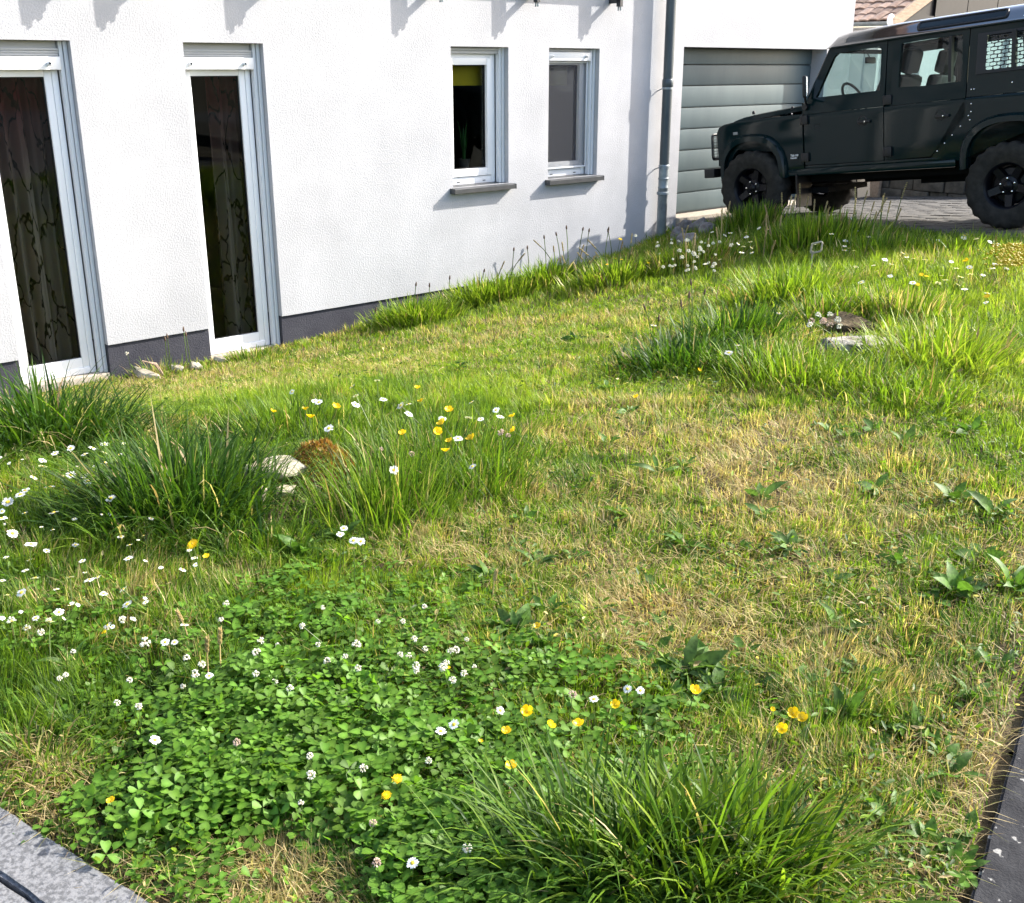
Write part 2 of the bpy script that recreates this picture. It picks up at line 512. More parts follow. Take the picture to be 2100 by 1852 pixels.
rp = nt.nodes.new('ShaderNodeValToRGB'); rp.color_ramp.elements[0].position = .655; rp.color_ramp.elements[1].position = .69
mxx = nt.nodes.new('ShaderNodeMix'); mxx.data_type = 'RGBA'; mxx.inputs[7].default_value = (.25, .245, .23, 1)
old = bs.inputs['Base Color'].links[0].from_socket
tcc = nt.nodes.new('ShaderNodeTexCoord')
nt.links.new(tcc.outputs['Object'], vo.inputs['Vector']); nt.links.new(vo.outputs['Fac'], rp.inputs[0]); nt.links.new(rp.outputs[0], mxx.inputs[0])
nt.links.new(old, mxx.inputs[6]); nt.links.new(mxx.outputs[2], bs.inputs['Base Color'])
for k, (a, b, lb) in enumerate([(-1.2, .03, 'dark weathered edging stone flecked with white lichen beside the dry grass'), (.036, 1.3, 'dark edging stone beyond the lichened one along the lawn'), (1.306, 2.6, 'third dark edging stone along the lawn'), (2.606, 3.9, 'fourth dark edging stone along the lawn'), (3.906, 5.2, 'fifth dark edging stone along the lawn'), (5.206, 6.7, 'dark edging stone ending at the driveway')]):
    kerb_stone('edging_stone', a, b, .0, .105, -.2, .018, KR0, KRd, nr, spots_mat, lb, 'edging stone', 'dark edging stones', .002, k+9)
for k, (a, b, lb) in enumerate([(-1.2, .2, 'dark gutter slab outside the lichened edging stone')]):
    kerb_stone('gutter_slab', a, b, .118, .5, -.2, -.02, KR0, KRd, nr, m_darkstone, lb, 'edging stone', 'dark edging stones', .002, k+12)

# ------------------------------------------------------------------ the house (local frame: x along the front, y into the wall, z up)
HM = Matrix(((DV[0], -NV[0], 0, -NV[0]*WALL_D), (DV[1], -NV[1], 0, -NV[1]*WALL_D), (0, 0, 1, 0), (0, 0, 0, 1)))
HB = (7.0, 0.0, -.9)
house = empty('house', mw=HM @ Matrix.Translation(HB), label='white rendered house with tall narrow windows and a built-in garage', cat='house')
def hb(b, name, mats, smooth=None, parent=None):
    o = b.build(name, mats, None, smooth, off=HB)
    o.parent = parent if parent is not None else house
    return o
S0, S1, ZT = -3.0, 14.03, 5.2
D1, D2 = (2.690, 3.390), (4.288, 5.006)
W3, W4 = (7.025, 7.766), (8.330, 9.084)
GA = (10.492, 13.45)
ZD1, ZD2, ZW = -.86, -.90, .366
ZTOP = 1.684
PLZ = -.630
holes = [(D1[0], D1[1], -3, ZTOP), (D2[0], D2[1], -3, ZTOP), (W3[0], W3[1], ZW, ZTOP), (W4[0], W4[1], ZW, ZTOP), (GA[0], GA[1], -3, 1.717)]
def wall_holes(b, s0, s1, z0, z1, holes, dep=0.0, thick=.34, mat=0):
    ss = sorted({s0, s1, *[h[0] for h in holes], *[h[1] for h in holes]})
    zs = sorted({z0, z1, *[min(max(h[2], z0), z1) for h in holes], *[min(max(h[3], z0), z1) for h in holes]})
    idx = {}
    def vid(s, z):
        if (s, z) not in idx:
            idx[(s, z)] = len(b.v); b.v.append((s, dep, z))
        return idx[(s, z)]
    def inside(s, z): return any(h[0] < s < h[1] and h[2] < z < h[3] for h in holes)
    for i in range(len(ss)-1):
        for j in range(len(zs)-1):
            if inside((ss[i]+ss[i+1])/2, (zs[j]+zs[j+1])/2): continue
            b.f.append([vid(ss[i], zs[j]), vid(ss[i+1], zs[j]), vid(ss[i+1], zs[j+1]), vid(ss[i], zs[j+1])]); b.m.append(mat)
    for h in holes:
        a, c, lo, hi = h[0], h[1], max(h[2], z0), min(h[3], z1)
        if lo >= hi: continue
        for e in (a, c):
            if s0 < e < s1: b.add([(e, dep, lo), (e, dep+thick, lo), (e, dep+thick, hi), (e, dep, hi)], [(0, 1, 2, 3)], mat)
        if hi < z1: b.add([(a, dep, hi), (c, dep, hi), (c, dep+thick, hi), (a, dep+thick, hi)], [(0, 1, 2, 3)], mat)
        if lo > z0: b.add([(a, dep, lo), (c, dep, lo), (c, dep+thick, lo), (a, dep+thick, lo)], [(0, 1, 2, 3)], mat)
b = MB()
wall_holes(b, S0, S1, PLZ, ZT, holes)
b.add([(S1, 0, PLZ-.6), (S1, 9, PLZ-.6), (S1, 9, ZT), (S1, 0, ZT)], [(0, 1, 2, 3)])
b.add([(S0, 0, PLZ), (S0, 9, PLZ), (S0, 9, ZT), (S0, 0, ZT)], [(0, 1, 2, 3)])
b.add([(S0, 9, -1.4), (S1, 9, -1.4), (S1, 9, ZT), (S0, 9, ZT)], [(0, 1, 2, 3)])
b.add([(10.16, 0, -1.4), (GA[0], 0, -1.4), (GA[0], 0, PLZ), (10.16, 0, PLZ)], [(0, 1, 2, 3)])
b.add([(GA[0], 0, -1.4), (GA[0], .34, -1.4), (GA[0], .34, PLZ), (GA[0], 0, PLZ)], [(0, 1, 2, 3)])
b.add([(GA[1], 0, -1.4), (S1, 0, -1.4), (S1, 0, PLZ), (GA[1], 0, PLZ)], [(0, 1, 2, 3)])
# underside lip of the render over the plinth
for a_, c_ in ((S0, D1[0]), (D1[1], D2[0]), (D2[1], 10.16)): b.add([(a_, 0, PLZ), (c_, 0, PLZ), (c_, .02, PLZ), (a_, .02, PLZ)], [(0, 1, 2, 3)])
wall_o = hb(b, 'wall', m_stucco)
wall_o.data.validate()
b = MB()
for a, c in ((S0, D1[0]-.001), (D1[1]+.001, D2[0]-.001), (D2[1]+.001, 10.155)):
    b.box((a, .016, -1.5), (c, .3, PLZ-.001))
hb(b, 'plinth', m_plinth)
b = MB(); b.box((S0-.3, -.4, ZT), (S1+.3, 9.3, ZT+.25)); hb(b, 'roof', m_tile)
# dim rooms behind the panes
b = MB()
for a, c in ((S0+.1, 6.0), (6.1, 10.3)):
    vs = [(a, .345, -.95), (c, .345, -.95), (c, 4.2, -.95), (a, 4.2, -.95), (a, .345, 2.0), (c, .345, 2.0), (c, 4.2, 2.0), (a, 4.2, 2.0)]
    b.add(vs, [(0, 3, 2, 1), (4, 5, 6, 7), (1, 2, 6, 5), (2, 3, 7, 6), (3, 0, 4, 7)])
hb(b, 'room', m_room)

def framed(b, s0, s1, z0, z1, w, d0, d1, wb=None, wt=None, mat=0, bev=.006):
    """a four-sided frame, mitred as butted bars"""
    wb = w if wb is None else wb; wt = w if wt is None else wt
    b.box((s0, d0, z0), (s0+w, d1, z1), mat, bev=bev); b.box((s1-w, d0, z0), (s1, d1, z1), mat, bev=bev)
    b.box((s0+w, d0+.001, z0), (s1-w, d1-.001, z0+wb), mat, bev=bev); b.box((s0+w, d0+.001, z1-wt), (s1-w, d1-.001, z1), mat, bev=bev)
def guide_rail(parent, s0, s1, z0, z1, d0=.055, d1=.125):
    b = MB()
    w = s1-s0
    b.box((s0, d0+.016, z0), (s0+w*.46, d1, z1), bev=.003)
    b.box((s0+w*.54, d0, z0), (s1, d1, z1), bev=.003)
    b.box((s0+w*.46, d0+.04, z0), (s0+w*.54, d1, z1), 1)
    hb(b, 'guide_rail', [m_alu, m_gasket], parent=parent)
def stopper(parent, s, z, d, size=.016):
    b = MB()
    T = Matrix.Translation((s, d, z)) @ Matrix.Rotation(pi/2, 4, 'X')
    b.lathe([(.0001, .0), (size*.8, 0), (size, .006), (size, .024), (size*.62, .028), (size*.55, .018), (.0001, .018)], 14, 0, T)
    b.lathe([(.0001, .0185), (size*.54, .0185)], 14, 1, T)
    hb(b, 'stopper', [m_alu, m_gasket], 40, parent)
def french(label, s0, s1, z0):
    fw = .082
    b = MB()
    # fixed frame and sash in one white moulding, with a step and a dark gasket round the glass
    framed(b, s0+.01, s1-.075, z0, ZTOP-.16, .045, .118, .19, wb=.05)
    framed(b, s0+.05, s1-.12, z0+.045, ZTOP-.2, .055, .128, .185, wb=.085)
    framed(b, s0+.104, s1-.174, z0+.129, ZTOP-.254, .008, .146, .17, mat=1, bev=0)
    f = hb(b, 'tall_window', [m_pvc, m_gasket], 40)
    f['label'] = label
    b = MB(); b.box((s0+.108, .154, z0+.133), (s1-.178, .160, ZTOP-.258)); hb(b, 'pane', m_glass, parent=f)
    # rolled-up shutter: box, last slats and the white end bar
    b = MB()
    b.box((s0+.002, .10, ZTOP-.055), (s1-.07, .19, ZTOP-.001))
    for k in range(3):
        b.box((s0+.004, .072+.003*k, ZTOP-.055-.018*(k+1)+.002), (s1-.068, .085, ZTOP-.055-.018*k), bev=.003)
    b.box((s0+.004, .088, ZTOP-.16), (s1-.068, .118, ZTOP-.055))
    hb(b, 'shutter_slats', m_shut, 40, f)
    b = MB(); b.box((s0+.006, .056, ZTOP-.205), (s1-.066, .088, ZTOP-.112), bev=.004)
    hb(b, 'end_bar', m_pvc, 40, f)
    for ss in (s0+.075, s1-.155): stopper(f, ss, ZTOP-.16, .056)
    guide_rail(f, s1-.064, s1-.004, z0, ZTOP-.002)
    guide_rail(f, s0+.001, s0+.010, z0, ZTOP-.21, .075, .117)
    b = MB(); b.box((s0+.002, .02, z0-.06), (s1-.002, .2, z0-.002), bev=.004); hb(b, 'threshold', m_thresh, 40, f)
    return f
french('tall white window nearest the camera with a patterned curtain behind', D1[0], D1[1], ZD1)
french('second tall white window with a dark curtain edge, its foot clear of the grass', D2[0], D2[1], ZD2)
def casement(label, s0, s1, glassm, screen=False):
    b = MB()
    top = ZTOP-.06
    framed(b, s0+.004, s1-.07, ZW+.005, top, .055, .13, .20, wb=.075)
    framed(b, s0+.052, s1-.122, ZW+.085, top-.045, .062, .115, .19, wb=.075)
    framed(b, s0+.113, s1-.183, ZW+.159, top-.106, .009, .15, .175, mat=1, bev=0)
    for ss in (s0+.16, s1-.24): b.box((ss, .127, ZW+.03), (ss+.035, .131, ZW+.038), 1)     # drain slots
    f = hb(b, 'window', [m_pvc, m_gasket], 40)
    f['label'] = label
    b = MB(); b.box((s0+.118, .160, ZW+.164), (s1-.188, .166, top-.110)); hb(b, 'pane', m_glass, parent=f)
    b = MB()
    b.box((s0+.002, .085, ZTOP-.062), (s1-.068, .19, ZTOP-.001))
    b.box((s0+.002, .07, ZTOP-.034), (s1-.066, .084, ZTOP-.012), bev=.003)
    hb(b, 'shutter_slats', m_shut, 40, f)
    if screen:
        b = MB(); b.box((s0+.004, .052, ZTOP-.125), (s1-.066, .08, ZTOP-.04), bev=.004); hb(b, 'end_bar', m_alu, 40, f)
        for ss in (s0+.09, s1-.155): stopper(f, ss, ZTOP-.083, .052, .012)
        b = MB()
        framed(b, s0+.008, s1-.075, ZW+.09, ZTOP-.13, .016, .098, .112, mat=0, bev=.002)
        hb(b, 'fly_screen_frame', m_alu, 40, f)
        b = MB(); b.box((s0+.025, .104, ZW+.107), (s1-.092, .1055, ZTOP-.147)); hb(b, 'fly_screen', glassm, parent=f)
    guide_rail(f, s1-.064, s1-.004, ZW+.004, ZTOP-.002)
    guide_rail(f, s0+.0005, s0+.006, ZW+.004, ZTOP-.06, .075, .117)
    # metal sill, tilted, with upstand ends
    b = MB()
    p = .078
    a, c = s0-.035, s1+.035
    vs = [(s0, .14, ZW+.012), (s1, .14, ZW+.012), (s1, 0, ZW-.002), (c, 0, ZW-.002), (c, -p, ZW-.012), (a, -p, ZW-.012), (a, 0, ZW-.002), (s0, 0, ZW-.002)]
    vs2 = [(x, y, z-.040 if y <= 0 else z-.02) for x, y, z in vs]
    b.add(vs+vs2, [tuple(range(8)), tuple(range(8, 16))[::-1]] + [(i, (i+1) % 8, 8+(i+1) % 8, 8+i) for i in range(8)])
    b.box((a-.006, -p-.002, ZW-.054), (a, -.001, ZW-.004)); b.box((c, -p-.002, ZW-.054), (c+.006, -.001, ZW-.004))
    hb(b, 'sill', m_sill, None, f)
    return f
casement('white window with a yellow blind inside and a dark metal sill', W3[0], W3[1], None)
casement('white window with a grey fly screen and a dark metal sill', W4[0], W4[1], m_screen, True)

# sectional garage door
gd = MB(); gd.box((GA[0]+.004, .30, -.25), (GA[1]-.004, .33, 1.71)); gdo = hb(gd, 'garage_door', m_steel)
zl = [1.715, 1.523, 1.284, 1.034, .785, .535, .285, .025, -.212]
for k in range(8):
    b = MB()
    z1_, z0_ = zl[k]-.005, zl[k+1]+.005
    b.box((GA[0]+.006, .225, z0_), (GA[1]-.006, .298, z1_), bev=.006)
    b.box((GA[0]+.006, .222, z0_+.012), (GA[1]-.006, .226, z1_-.012), bev=.0015)
    hb(b, 'panel', m_garage, 40, gdo)
b = MB(); b.box((GA[0]+.006, .228, -.228), (GA[1]-.006, .29, -.209)); hb(b, 'seal', m_gasket, None, gdo)
b = MB(); b.box((GA[0]+.002, -.06, -.40), (GA[1]+.02, .30, -.226), bev=.012); hb(b, 'garage_threshold', m_thresh, 40)

# downpipe
ps_, pd_ = 10.088, -.12
b = MB()
b.lathe([(.056, z) for z in (.40, 5.1)], 20, 0, Matrix.Translation((ps_, pd_, 0)))
b.lathe([(.0575, 1.28), (.064, 1.29), (.064, 1.36), (.0575, 1.37)], 20, 0, Matrix.Translation((ps_, pd_, 0)))
dp = hb(b, 'downpipe', m_zinc, 40)
b = MB()
T = Matrix.Translation((ps_, pd_, 0))
b.lathe([(.058, -.95), (.058, .16), (.062, .165), (.062, .17), (.057, .18), (.058, .26), (.063, .265), (.063, .28), (.058, .285), (.058, .40), (.063, .405), (.063, .42), (.057, .43)], 20, 0, T)
b.lathe([(.06, .085), (.071, .09), (.073, .105), (.071, .12), (.06, .125)], 20, 0, T)
hb(b, 'standpipe', m_zinc2, 40, dp)
for z in (1.27, .40):
    b = MB()
    b.lathe([(.057, z-.012), (.063, z-.012), (.063, z+.012), (.057, z+.012)], 20, 0, T)
    b.tube([(ps_-.05, pd_+.02, z), (ps_-.075, pd_, z), (ps_-.085, pd_+.005, z-.004)], .008, 6)
    b.tube([(ps_-.06, pd_+.03, z-.005), (ps_-.03, .0, z-.03)], .006, 6)
    hb(b, 'bracket', m_zinc2, 40, dp)

# balcony railing bolted to the front: only the lowest brackets reach into the picture, the rest throws the shadows
rail = empty('balcony_railing', mw=HM @ Matrix.Translation((7, -.1, 2.1)), label='dark steel balcony railing bolted high on the white wall', cat='railing')
RB0 = (7, -.1, 2.1)
def rb(b, name, mats, smooth=None, parent=None):
    o = b.build(name, mats, None, smooth, off=RB0); o.parent = parent or rail; return o
for s in (3.53, 4.075, 5.15, 6.81, 8.02, 9.225):
    b = MB()
    b.box((s-.02, -.165, 2.135), (s+.02, -.002, 2.19))
    b.box((s-.02, -.168, 2.10), (s+.02, -.112, 3.3))
    p = rb(b, 'post', m_steel)
    b = MB()
    for dx in (-.155, -.125):
        b.lathe([(.0001, 2.06), (.009, 2.06), (.009, 2.12)], 8, 0, Matrix.Translation((s, dx, 0)))
    rb(b, 'bolt', m_zinc2, None, p)
for z in (2.385, 3.3):
    b = MB(); b.box((2.9, -.15, z), (9.6, -.125, z+.025)); rb(b, 'rail', m_steel)

# ------------------------------------------------------------------ things behind the panes
def hthing(b, name, mats, base, label, cat, smooth=None, group=None):
    o = b.build(name, mats, None, smooth, off=base)
    o.matrix_world = HM @ Matrix.Translation(base)
    return tag(o, label, cat, group)
# curtains with a printed network of dark twigs
m_curt, nt, bs = new_mat('printed_curtain')
bs.inputs['Roughness'].default_value = .95; bs.inputs['Specular IOR Level'].default_value = .05
tc = nt.nodes.new('ShaderNodeTexCoord'); mp = nt.nodes.new('ShaderNodeMapping'); mp.inputs['Scale'].default_value = (10.0, .001, 1.9); mp.inputs['Rotation'].default_value = (0, .1, 0)
nz = nt.nodes.new('ShaderNodeTexNoise'); nz.inputs['Scale'].default_value = 3.0
ad = nt.nodes.new('ShaderNodeMixRGB'); ad.blend_type = 'ADD'; ad.inputs[0].default_value = .55
vo = nt.nodes.new('ShaderNodeTexVoronoi'); vo.feature = 'DISTANCE_TO_EDGE'; vo.inputs['Scale'].default_value = 1.0
rp = nt.nodes.new('ShaderNodeValToRGB'); rp.color_ramp.elements[0].position = .014; rp.color_ramp.elements[1].position = .034
rp.color_ramp.elements[0].color = (.006, .005, .005, 1); rp.color_ramp.elements[1].color = (.44, .35, .29, 1)
nt.links.new(tc.outputs['Object'], mp.inputs[0]); nt.links.new(mp.outputs[0], nz.inputs['Vector']); nt.links.new(mp.outputs[0], ad.inputs[1]); nt.links.new(nz.outputs['Color'], ad.inputs[2])
nt.links.new(ad.outputs[0], vo.inputs['Vector']); nt.links.new(vo.outputs['Distance'], rp.inputs[0]); sx = nt.nodes.new('ShaderNodeSeparateXYZ'); mr = nt.nodes.new('ShaderNodeMapRange'); mr.inputs['From Min'].default_value = 1.35; mr.inputs['From Max'].default_value = 2.1
rm = nt.nodes.new('ShaderNodeMix'); rm.data_type = 'RGBA'; rm.blend_type = 'MULTIPLY'; rm.inputs[7].default_value = (.42, .09, .13, 1)
nt.links.new(tc.outputs['Object'], sx.inputs[0]); nt.links.new(sx.outputs['Z'], mr.inputs['Value']); nt.links.new(mr.outputs[0], rm.inputs[0]); nt.links.new(rp.outputs[0], rm.inputs[6])
nt.links.new(rm.outputs[2], bs.inputs['Base Color'])
def curtain(s0, s1, z0, z1, dep, amp, wl, mat, label, seed):
    n = 90
    vs, fs = [], []
    for i in range(n+1):
        t = i/n; s = s0+(s1-s0)*t
        for j in range(9):
            z = z1+(z0-z1)*j/8
            d = dep + amp*sin(2*pi*s/wl+seed+.5*sin(s*7)) * (.7+.3*j/8) + .3*amp*sin(2*pi*s/(wl*.43)+j*.2)
            vs.append((s, d, z))
    for i in range(n):
        for j in range(8):
            a = i*9+j; fs.append((a, a+1, a+10, a+9))
    b = MB(); b.add(vs, fs)
    return hthing(b, 'curtain', mat, ((s0+s1)/2, dep, z0), label, 'curtain', 180)
curtain(2.60, 3.55, -.83, 1.75, .40, .085, .125, m_curt, 'pale curtain printed with dark twigs filling the tall window nearest the camera', 1.0)
curtain(4.66, 5.12, -.86, 1.75, .40, .08, .115, m_curt, 'pale twig printed curtain drawn aside in the second tall window', 2.2)
m_blind = M('yellow_blind', (.62, .50, .03), rough=.9, spec=.1)
b = MB(); b.box((7.0, .26, 1.33), (7.78, .263, 1.66)); b.box((7.0, .255, 1.322), (7.78, .268, 1.335)); b.lathe([(.02, 6.99), (.02, 7.79)], 10, 0, Matrix(((0, 0, 1, 0), (1, 0, 0, .262), (0, 1, 0, 1.66), (0, 0, 0, 1))))
hthing(b, 'roller_blind', m_blind, (7.39, .26, 1.32), 'yellow roller blind drawn a little way down inside the window', 'blind')
m_blind2 = M('olive_blind', (.22, .20, .05), rough=.9, spec=.1)
b = MB(); b.box((8.3, .26, 1.32), (8.86, .263, 1.66)); b.box((8.3, .255, 1.312), (8.86, .268, 1.325))
hthing(b, 'roller_blind', m_blind2, (8.6, .26, 1.32), 'olive roller blind behind the fly screen', 'blind')
m_pot = M('grey_pot', (.12, .115, .11), rough=.6)
m_houseplant = leaf_mat('houseplant_leaf', (.03, .13, .03), .25)
pot = empty('potted_plant', mw=HM @ Matrix.Translation((7.42, .30, .50)), label='potted plant with narrow upright green leaves inside the window under the yellow blind', cat='potted plant')
b = MB(); b.lathe([(.0001, 0), (.045, 0), (.06, .10), (.064, .11), (.055, .11), (.05, .09), (.0001, .09)], 18); o = b.build('pot', m_pot, pot, 40)
for k in range(7):
    a = k*.9; L = .30+.05*(k % 3); dx, dy = .05*cos(a), .05*sin(a)
    b = MB()
    pts = [(dx*.3+dx*1.2*t*t, dy*.3+dy*1.2*t*t, .09+L*t) for t in (0, .25, .5, .75, 1)]
    ww = [.009, .012, .011, .008, .001]
    vs = []
    for p, w in zip(pts, ww): vs += [(p[0]-w*sin(a), p[1]+w*cos(a), p[2]), (p[0]+w*sin(a), p[1]-w*cos(a), p[2])]
    b.add(vs, [(2*i, 2*i+1, 2*i+3, 2*i+2) for i in range(4)]); b.build('leaf', m_houseplant, pot)
b = MB(); b.box((6.9, .345, .44), (9.2, .36, .5)); b.box((6.95, .25, .478), (7.85, .42, .5)); b.box((8.25, .25, .478), (9.15, .42, .5)); hb(b, 'inner_sill', m_room)
m_orchid = M('white_blossom', (.72, .70, .70), rough=.8)
orc = empty('orchid', mw=HM @ Matrix.Translation((8.50, .24, .5)), label='white blossoms of a potted flower behind the fly screen', cat='potted plant')
b = MB(); b.lathe([(.0001, 0), (.045, 0), (.055, .10), (.0001, .10)], 16); b.build('pot', m_pot, orc, 40)
b = MB(); b.tube([(0, 0, .1), (.01, 0, .25), (-.02, 0, .4), (-.03, 0, .48)], .004, 6); b.build('stem', m_houseplant, orc)
for q in ((-.03, 0, .40), (-.055, .01, .33), (.0, -.02, .34), (-.02, .02, .46), (-.05, -.015, .25), (.02, .01, .28)):
    b = MB()
    for k in range(5):
        a = 2*pi*k/5+q[2]*9
        c = Vector(q)+Vector((.022*cos(a), -.01, .022*sin(a)))
        b.lathe([(.0001, -.006), (.016, -.003), (.016, .003), (.0001, .006)], 8, 0, Matrix.Translation(c) @ Matrix.Rotation(pi/2, 4, 'X'))
    b.build('blossom', m_orchid, orc, 60)

# ------------------------------------------------------------------ low stone wall, board, neighbouring house
sw = empty('stone_wall', mw=HM @ Matrix.Translation((14.5, -3, -.3)), label='low dark rubble wall seen under the black car', cat='wall')
rr = random.Random(3)
for row, (z0, z1) in enumerate(((-.35, -.10), (-.095, .10), (.105, .28))):
    y = -.15 - (.1 if row % 2 else 0)
    while y > -6.2:
        L = rr.uniform(.26, .48)
        b = MB(); b.box((14.36+rr.uniform(-.02, .02), y-L+.012, z0), (14.75, y-.006, z1), bev=.02)
        o = b.build('stone', m_rubble, None, 40, off=(14.5, -3, -.3)); o.parent = sw
        y -= L
b = MB(); b.box((14.40, -6.3, -.5), (14.72, -.1, .27)); o = b.build('core', m_rubble, None, off=(14.5, -3, -.3)); o.parent = sw
b = MB(); b.box((14.24, -.52, -.30), (14.30, -.24, .12), bev=.006); hthing(b, 'wooden_board', m_board, (14.27, -.4, -.3), 'short tan wooden board standing behind the front wheels of the car', 'board', 40)
b = MB(); b.box((14.24, -.225, -.3), (14.32, -.08, .14), bev=.01); hthing(b, 'concrete_post', m_rubble, (14.27, -.15, -.3), 'grey post stub beside the tan board behind the car', 'post', 40)
NB = (20.0, 2.0, -.6)
nb = empty('neighbour_house', mw=HM @ Matrix.Translation(NB), label='neighbouring white house with old clay tiles and a black clad gable', cat='house')
def nbb(b, name, mats, smooth=None, parent=None):
    o = b.build(name, mats, None, smooth, off=NB); o.parent = parent or nb; return o
b = MB()
b.box((18.25, 2.06, -1), (32, 12, 2.15))
for k in range(6): b.box((18.19, 2.3+k*1.05, -1), (18.25, 2.75+k*1.05, 2.1))
for k in range(9): b.box((18.5+k*1.15, 2.0, -1), (18.9+k*1.15, 2.06, 2.1))
nbb(b, 'wall', m_nwall)
b = MB()
b.add([(18.25, 2.03, 2.16), (31, 2.03, 2.16), (31, 2.03, 3.2), (25, 2.03, 5.2), (18.25, 2.03, 2.34)], [(0, 1, 2, 3, 4)])
nbb(b, 'gable', m_clad)
for k in range(10):
    b = MB(); x0 = 18.75+k*1.2
    b.box((x0, 1.985, 2.16), (x0+1.17, 2.028, min(2.16+.37*(x0-18.2), 5)+.0)); nbb(b, 'cladding_panel', m_clad, None)
sl = atan2(.38, 1.11)+radians(4)
def rf(u, d, h=0): return (18.0+u*cos(sl)-h*sin(sl), d, 2.24+u*sin(sl)+h*cos(sl))
b = MB()
q = [rf(0, 1.75, -.03), rf(7.5, 1.75, -.03), rf(7.5, 12.3, -.03), rf(0, 12.3, -.03)]
q2 = [rf(0, 1.75, -.09), rf(7.5, 1.75, -.09), rf(7.5, 12.3, -.09), rf(0, 12.3, -.09)]
b.add(q+q2, [(0, 1, 2, 3), (7, 6, 5, 4)] + [(i, (i+1) % 4, 4+(i+1) % 4, 4+i) for i in range(4)])
nroof = nbb(b, 'roof', m_tile)
b = MB()
q = [rf(0, 1.70, .03), rf(7.5, 1.70, .03), rf(7.5, 1.70, -.16), rf(0, 1.70, -.16)]; q2 = [(x, 1.745, z) for x, y, z in q]
b.add(q+q2, [(0, 1, 2, 3), (7, 6, 5, 4)] + [(i, (i+1) % 4, 4+(i+1) % 4, 4+i) for i in range(4)])
nbb(b, 'verge_board', m_board, None, nroof)
m_tiles = [M('clay_tile_a', (.20, .12, .085), (.36, .26, .20), scale=5, rough=.85, bump=.3), M('clay_tile_b', (.27, .17, .125), (.44, .33, .26), scale=5, rough=.85, bump=.3), M('clay_tile_c', (.12, .075, .055), (.24, .16, .12), scale=5, rough=.85, bump=.3)]
tme = []
for k in range(3):
    b = MB()
    n = 6; vs = []
    for i in range(n+1):
        t = i/n
        z = .022*sin(pi*t)**.8
        vs += [(-.02, .19*t, z+.018), (.33, .19*t, z), (-.02, .19*t, z-.004), ]
    b.add(vs, [(3*i, 3*i+1, 3*i+4, 3*i+3) for i in range(n)] + [(3*i, 3*i+3, 3*i+5, 3*i+2) for i in range(n)])
    tme.append(b.mesh('tile', m_tiles[k], 60))
MT = Matrix(((cos(sl), 0, -sin(sl)), (0, 1, 0), (sin(sl), 0, cos(sl)))).to_4x4()
for i in range(8):
    for j in range(14):
        p = rf(i*.28, 1.76+j*.195, rr.uniform(-.006, .006))
        inst('tile', tme[rr.randrange(3)], nroof, mw=Matrix.Translation(Vector(p)-Vector(NB)) @ MT @ Euler((rr.gauss(0, .02), rr.gauss(0, .02), rr.gauss(0, .03))).to_matrix().to_4x4())
b = MB()
n = 8
vs = []
for yy in (1.72, 11.5):
    for i in range(n+1):
        a = pi+pi*i/n
        vs.append((17.96+.07*cos(a), yy, 2.22+.07*sin(a)))
b.add(vs, [(i, i+1, n+2+i, n+1+i) for i in range(n)])
gut = nbb(b, 'gutter', m_zinc2, 60)
b = MB(); b.lathe([(.0001, 0), (.11, 0), (.11, .02), (.0001, .02)], 20, 0, Matrix.Translation((17.96, 1.72, 2.23)) @ Matrix.Rotation(pi/2, 4, 'X')); nbb(b, 'end_cap', m_pvc, 40, gut)

# ------------------------------------------------------------------ across the street and past the end of the lawn: unseen hedges added for the paint and panes to mirror
m_hedge = M('hedge_leaf', (.018, .032, .012), (.055, .085, .028), scale=3, rough=.7, spec=.2, bump=1.0, bscale=14, bdist=.1)
def added_hedge(x0, y0, x1, y1, z0, z1, w, label):
    L = hypot(x1-x0, y1-y0); ax = Vector(((x1-x0)/L, (y1-y0)/L, 0)); ay = Vector((-ax.y, ax.x, 0))
    r_ = random.Random(int(L*10)); b = MB()
    for k in range(int(L*110)):
        t = r_.random()*L; s = r_.choice((-1, 1)); q = r_.random()
        wob = .25*sin(t*1.7)+.2*sin(t*.6+2)
        if q < .7: c = Vector((x0, y0, 0))+ax*t+ay*(s*(w/2+r_.uniform(-.15, .1)))+Vector((0, 0, z0+(z1-z0+wob)*r_.random()))
        else: c = Vector((x0, y0, 0))+ax*t+ay*(w*(r_.random()-.5))+Vector((0, 0, z1+wob+r_.uniform(-.15, .15)))
        T = Matrix.Translation(c) @ Euler((r_.uniform(-1.4, 1.4), r_.uniform(-1.4, 1.4), r_.uniform(0, 6))).to_matrix().to_4x4()
        e = r_.uniform(.10, .22)
        b.add([(-e, -e*.5, 0), (e*.2, -e*.7, .03), (e, 0, 0), (e*.2, e*.7, .03), (-e, e*.5, 0)], [(0, 1, 2, 3, 4)], 0, T)
    n_ = max(4, int(L/1.2)); vs = []
    for i in range(n_+1):
        t = L*i/n_; wob = .25*sin(t*1.7)+.2*sin(t*.6+2)
        for s, z in ((-1, z0), (-1, z1+wob-.2), (1, z1+wob-.2), (1, z0)):
            vs.append(Vector((x0, y0, z))+ax*t+ay*(s*(w/2-.12)))
    b.add(vs, [(i*4+j, i*4+j+1, i*4+j+5, i*4+j+4) for i in range(n_) for j in range(3)])
    c0 = Vector(((x0+x1)/2, (y0+y1)/2, z0))
    root = empty('added_hedge', loc=c0, label=label, cat='added_hedge')
    o = b.build('foliage', m_hedge, root, None, off=c0); o['kind'] = 'stuff'
added_hedge(-13.5, -4, -15.5, 11, -1.7, 1.9, 1.6, 'tall dark unseen hedgerow, added past the lawn end for the car side to mirror')
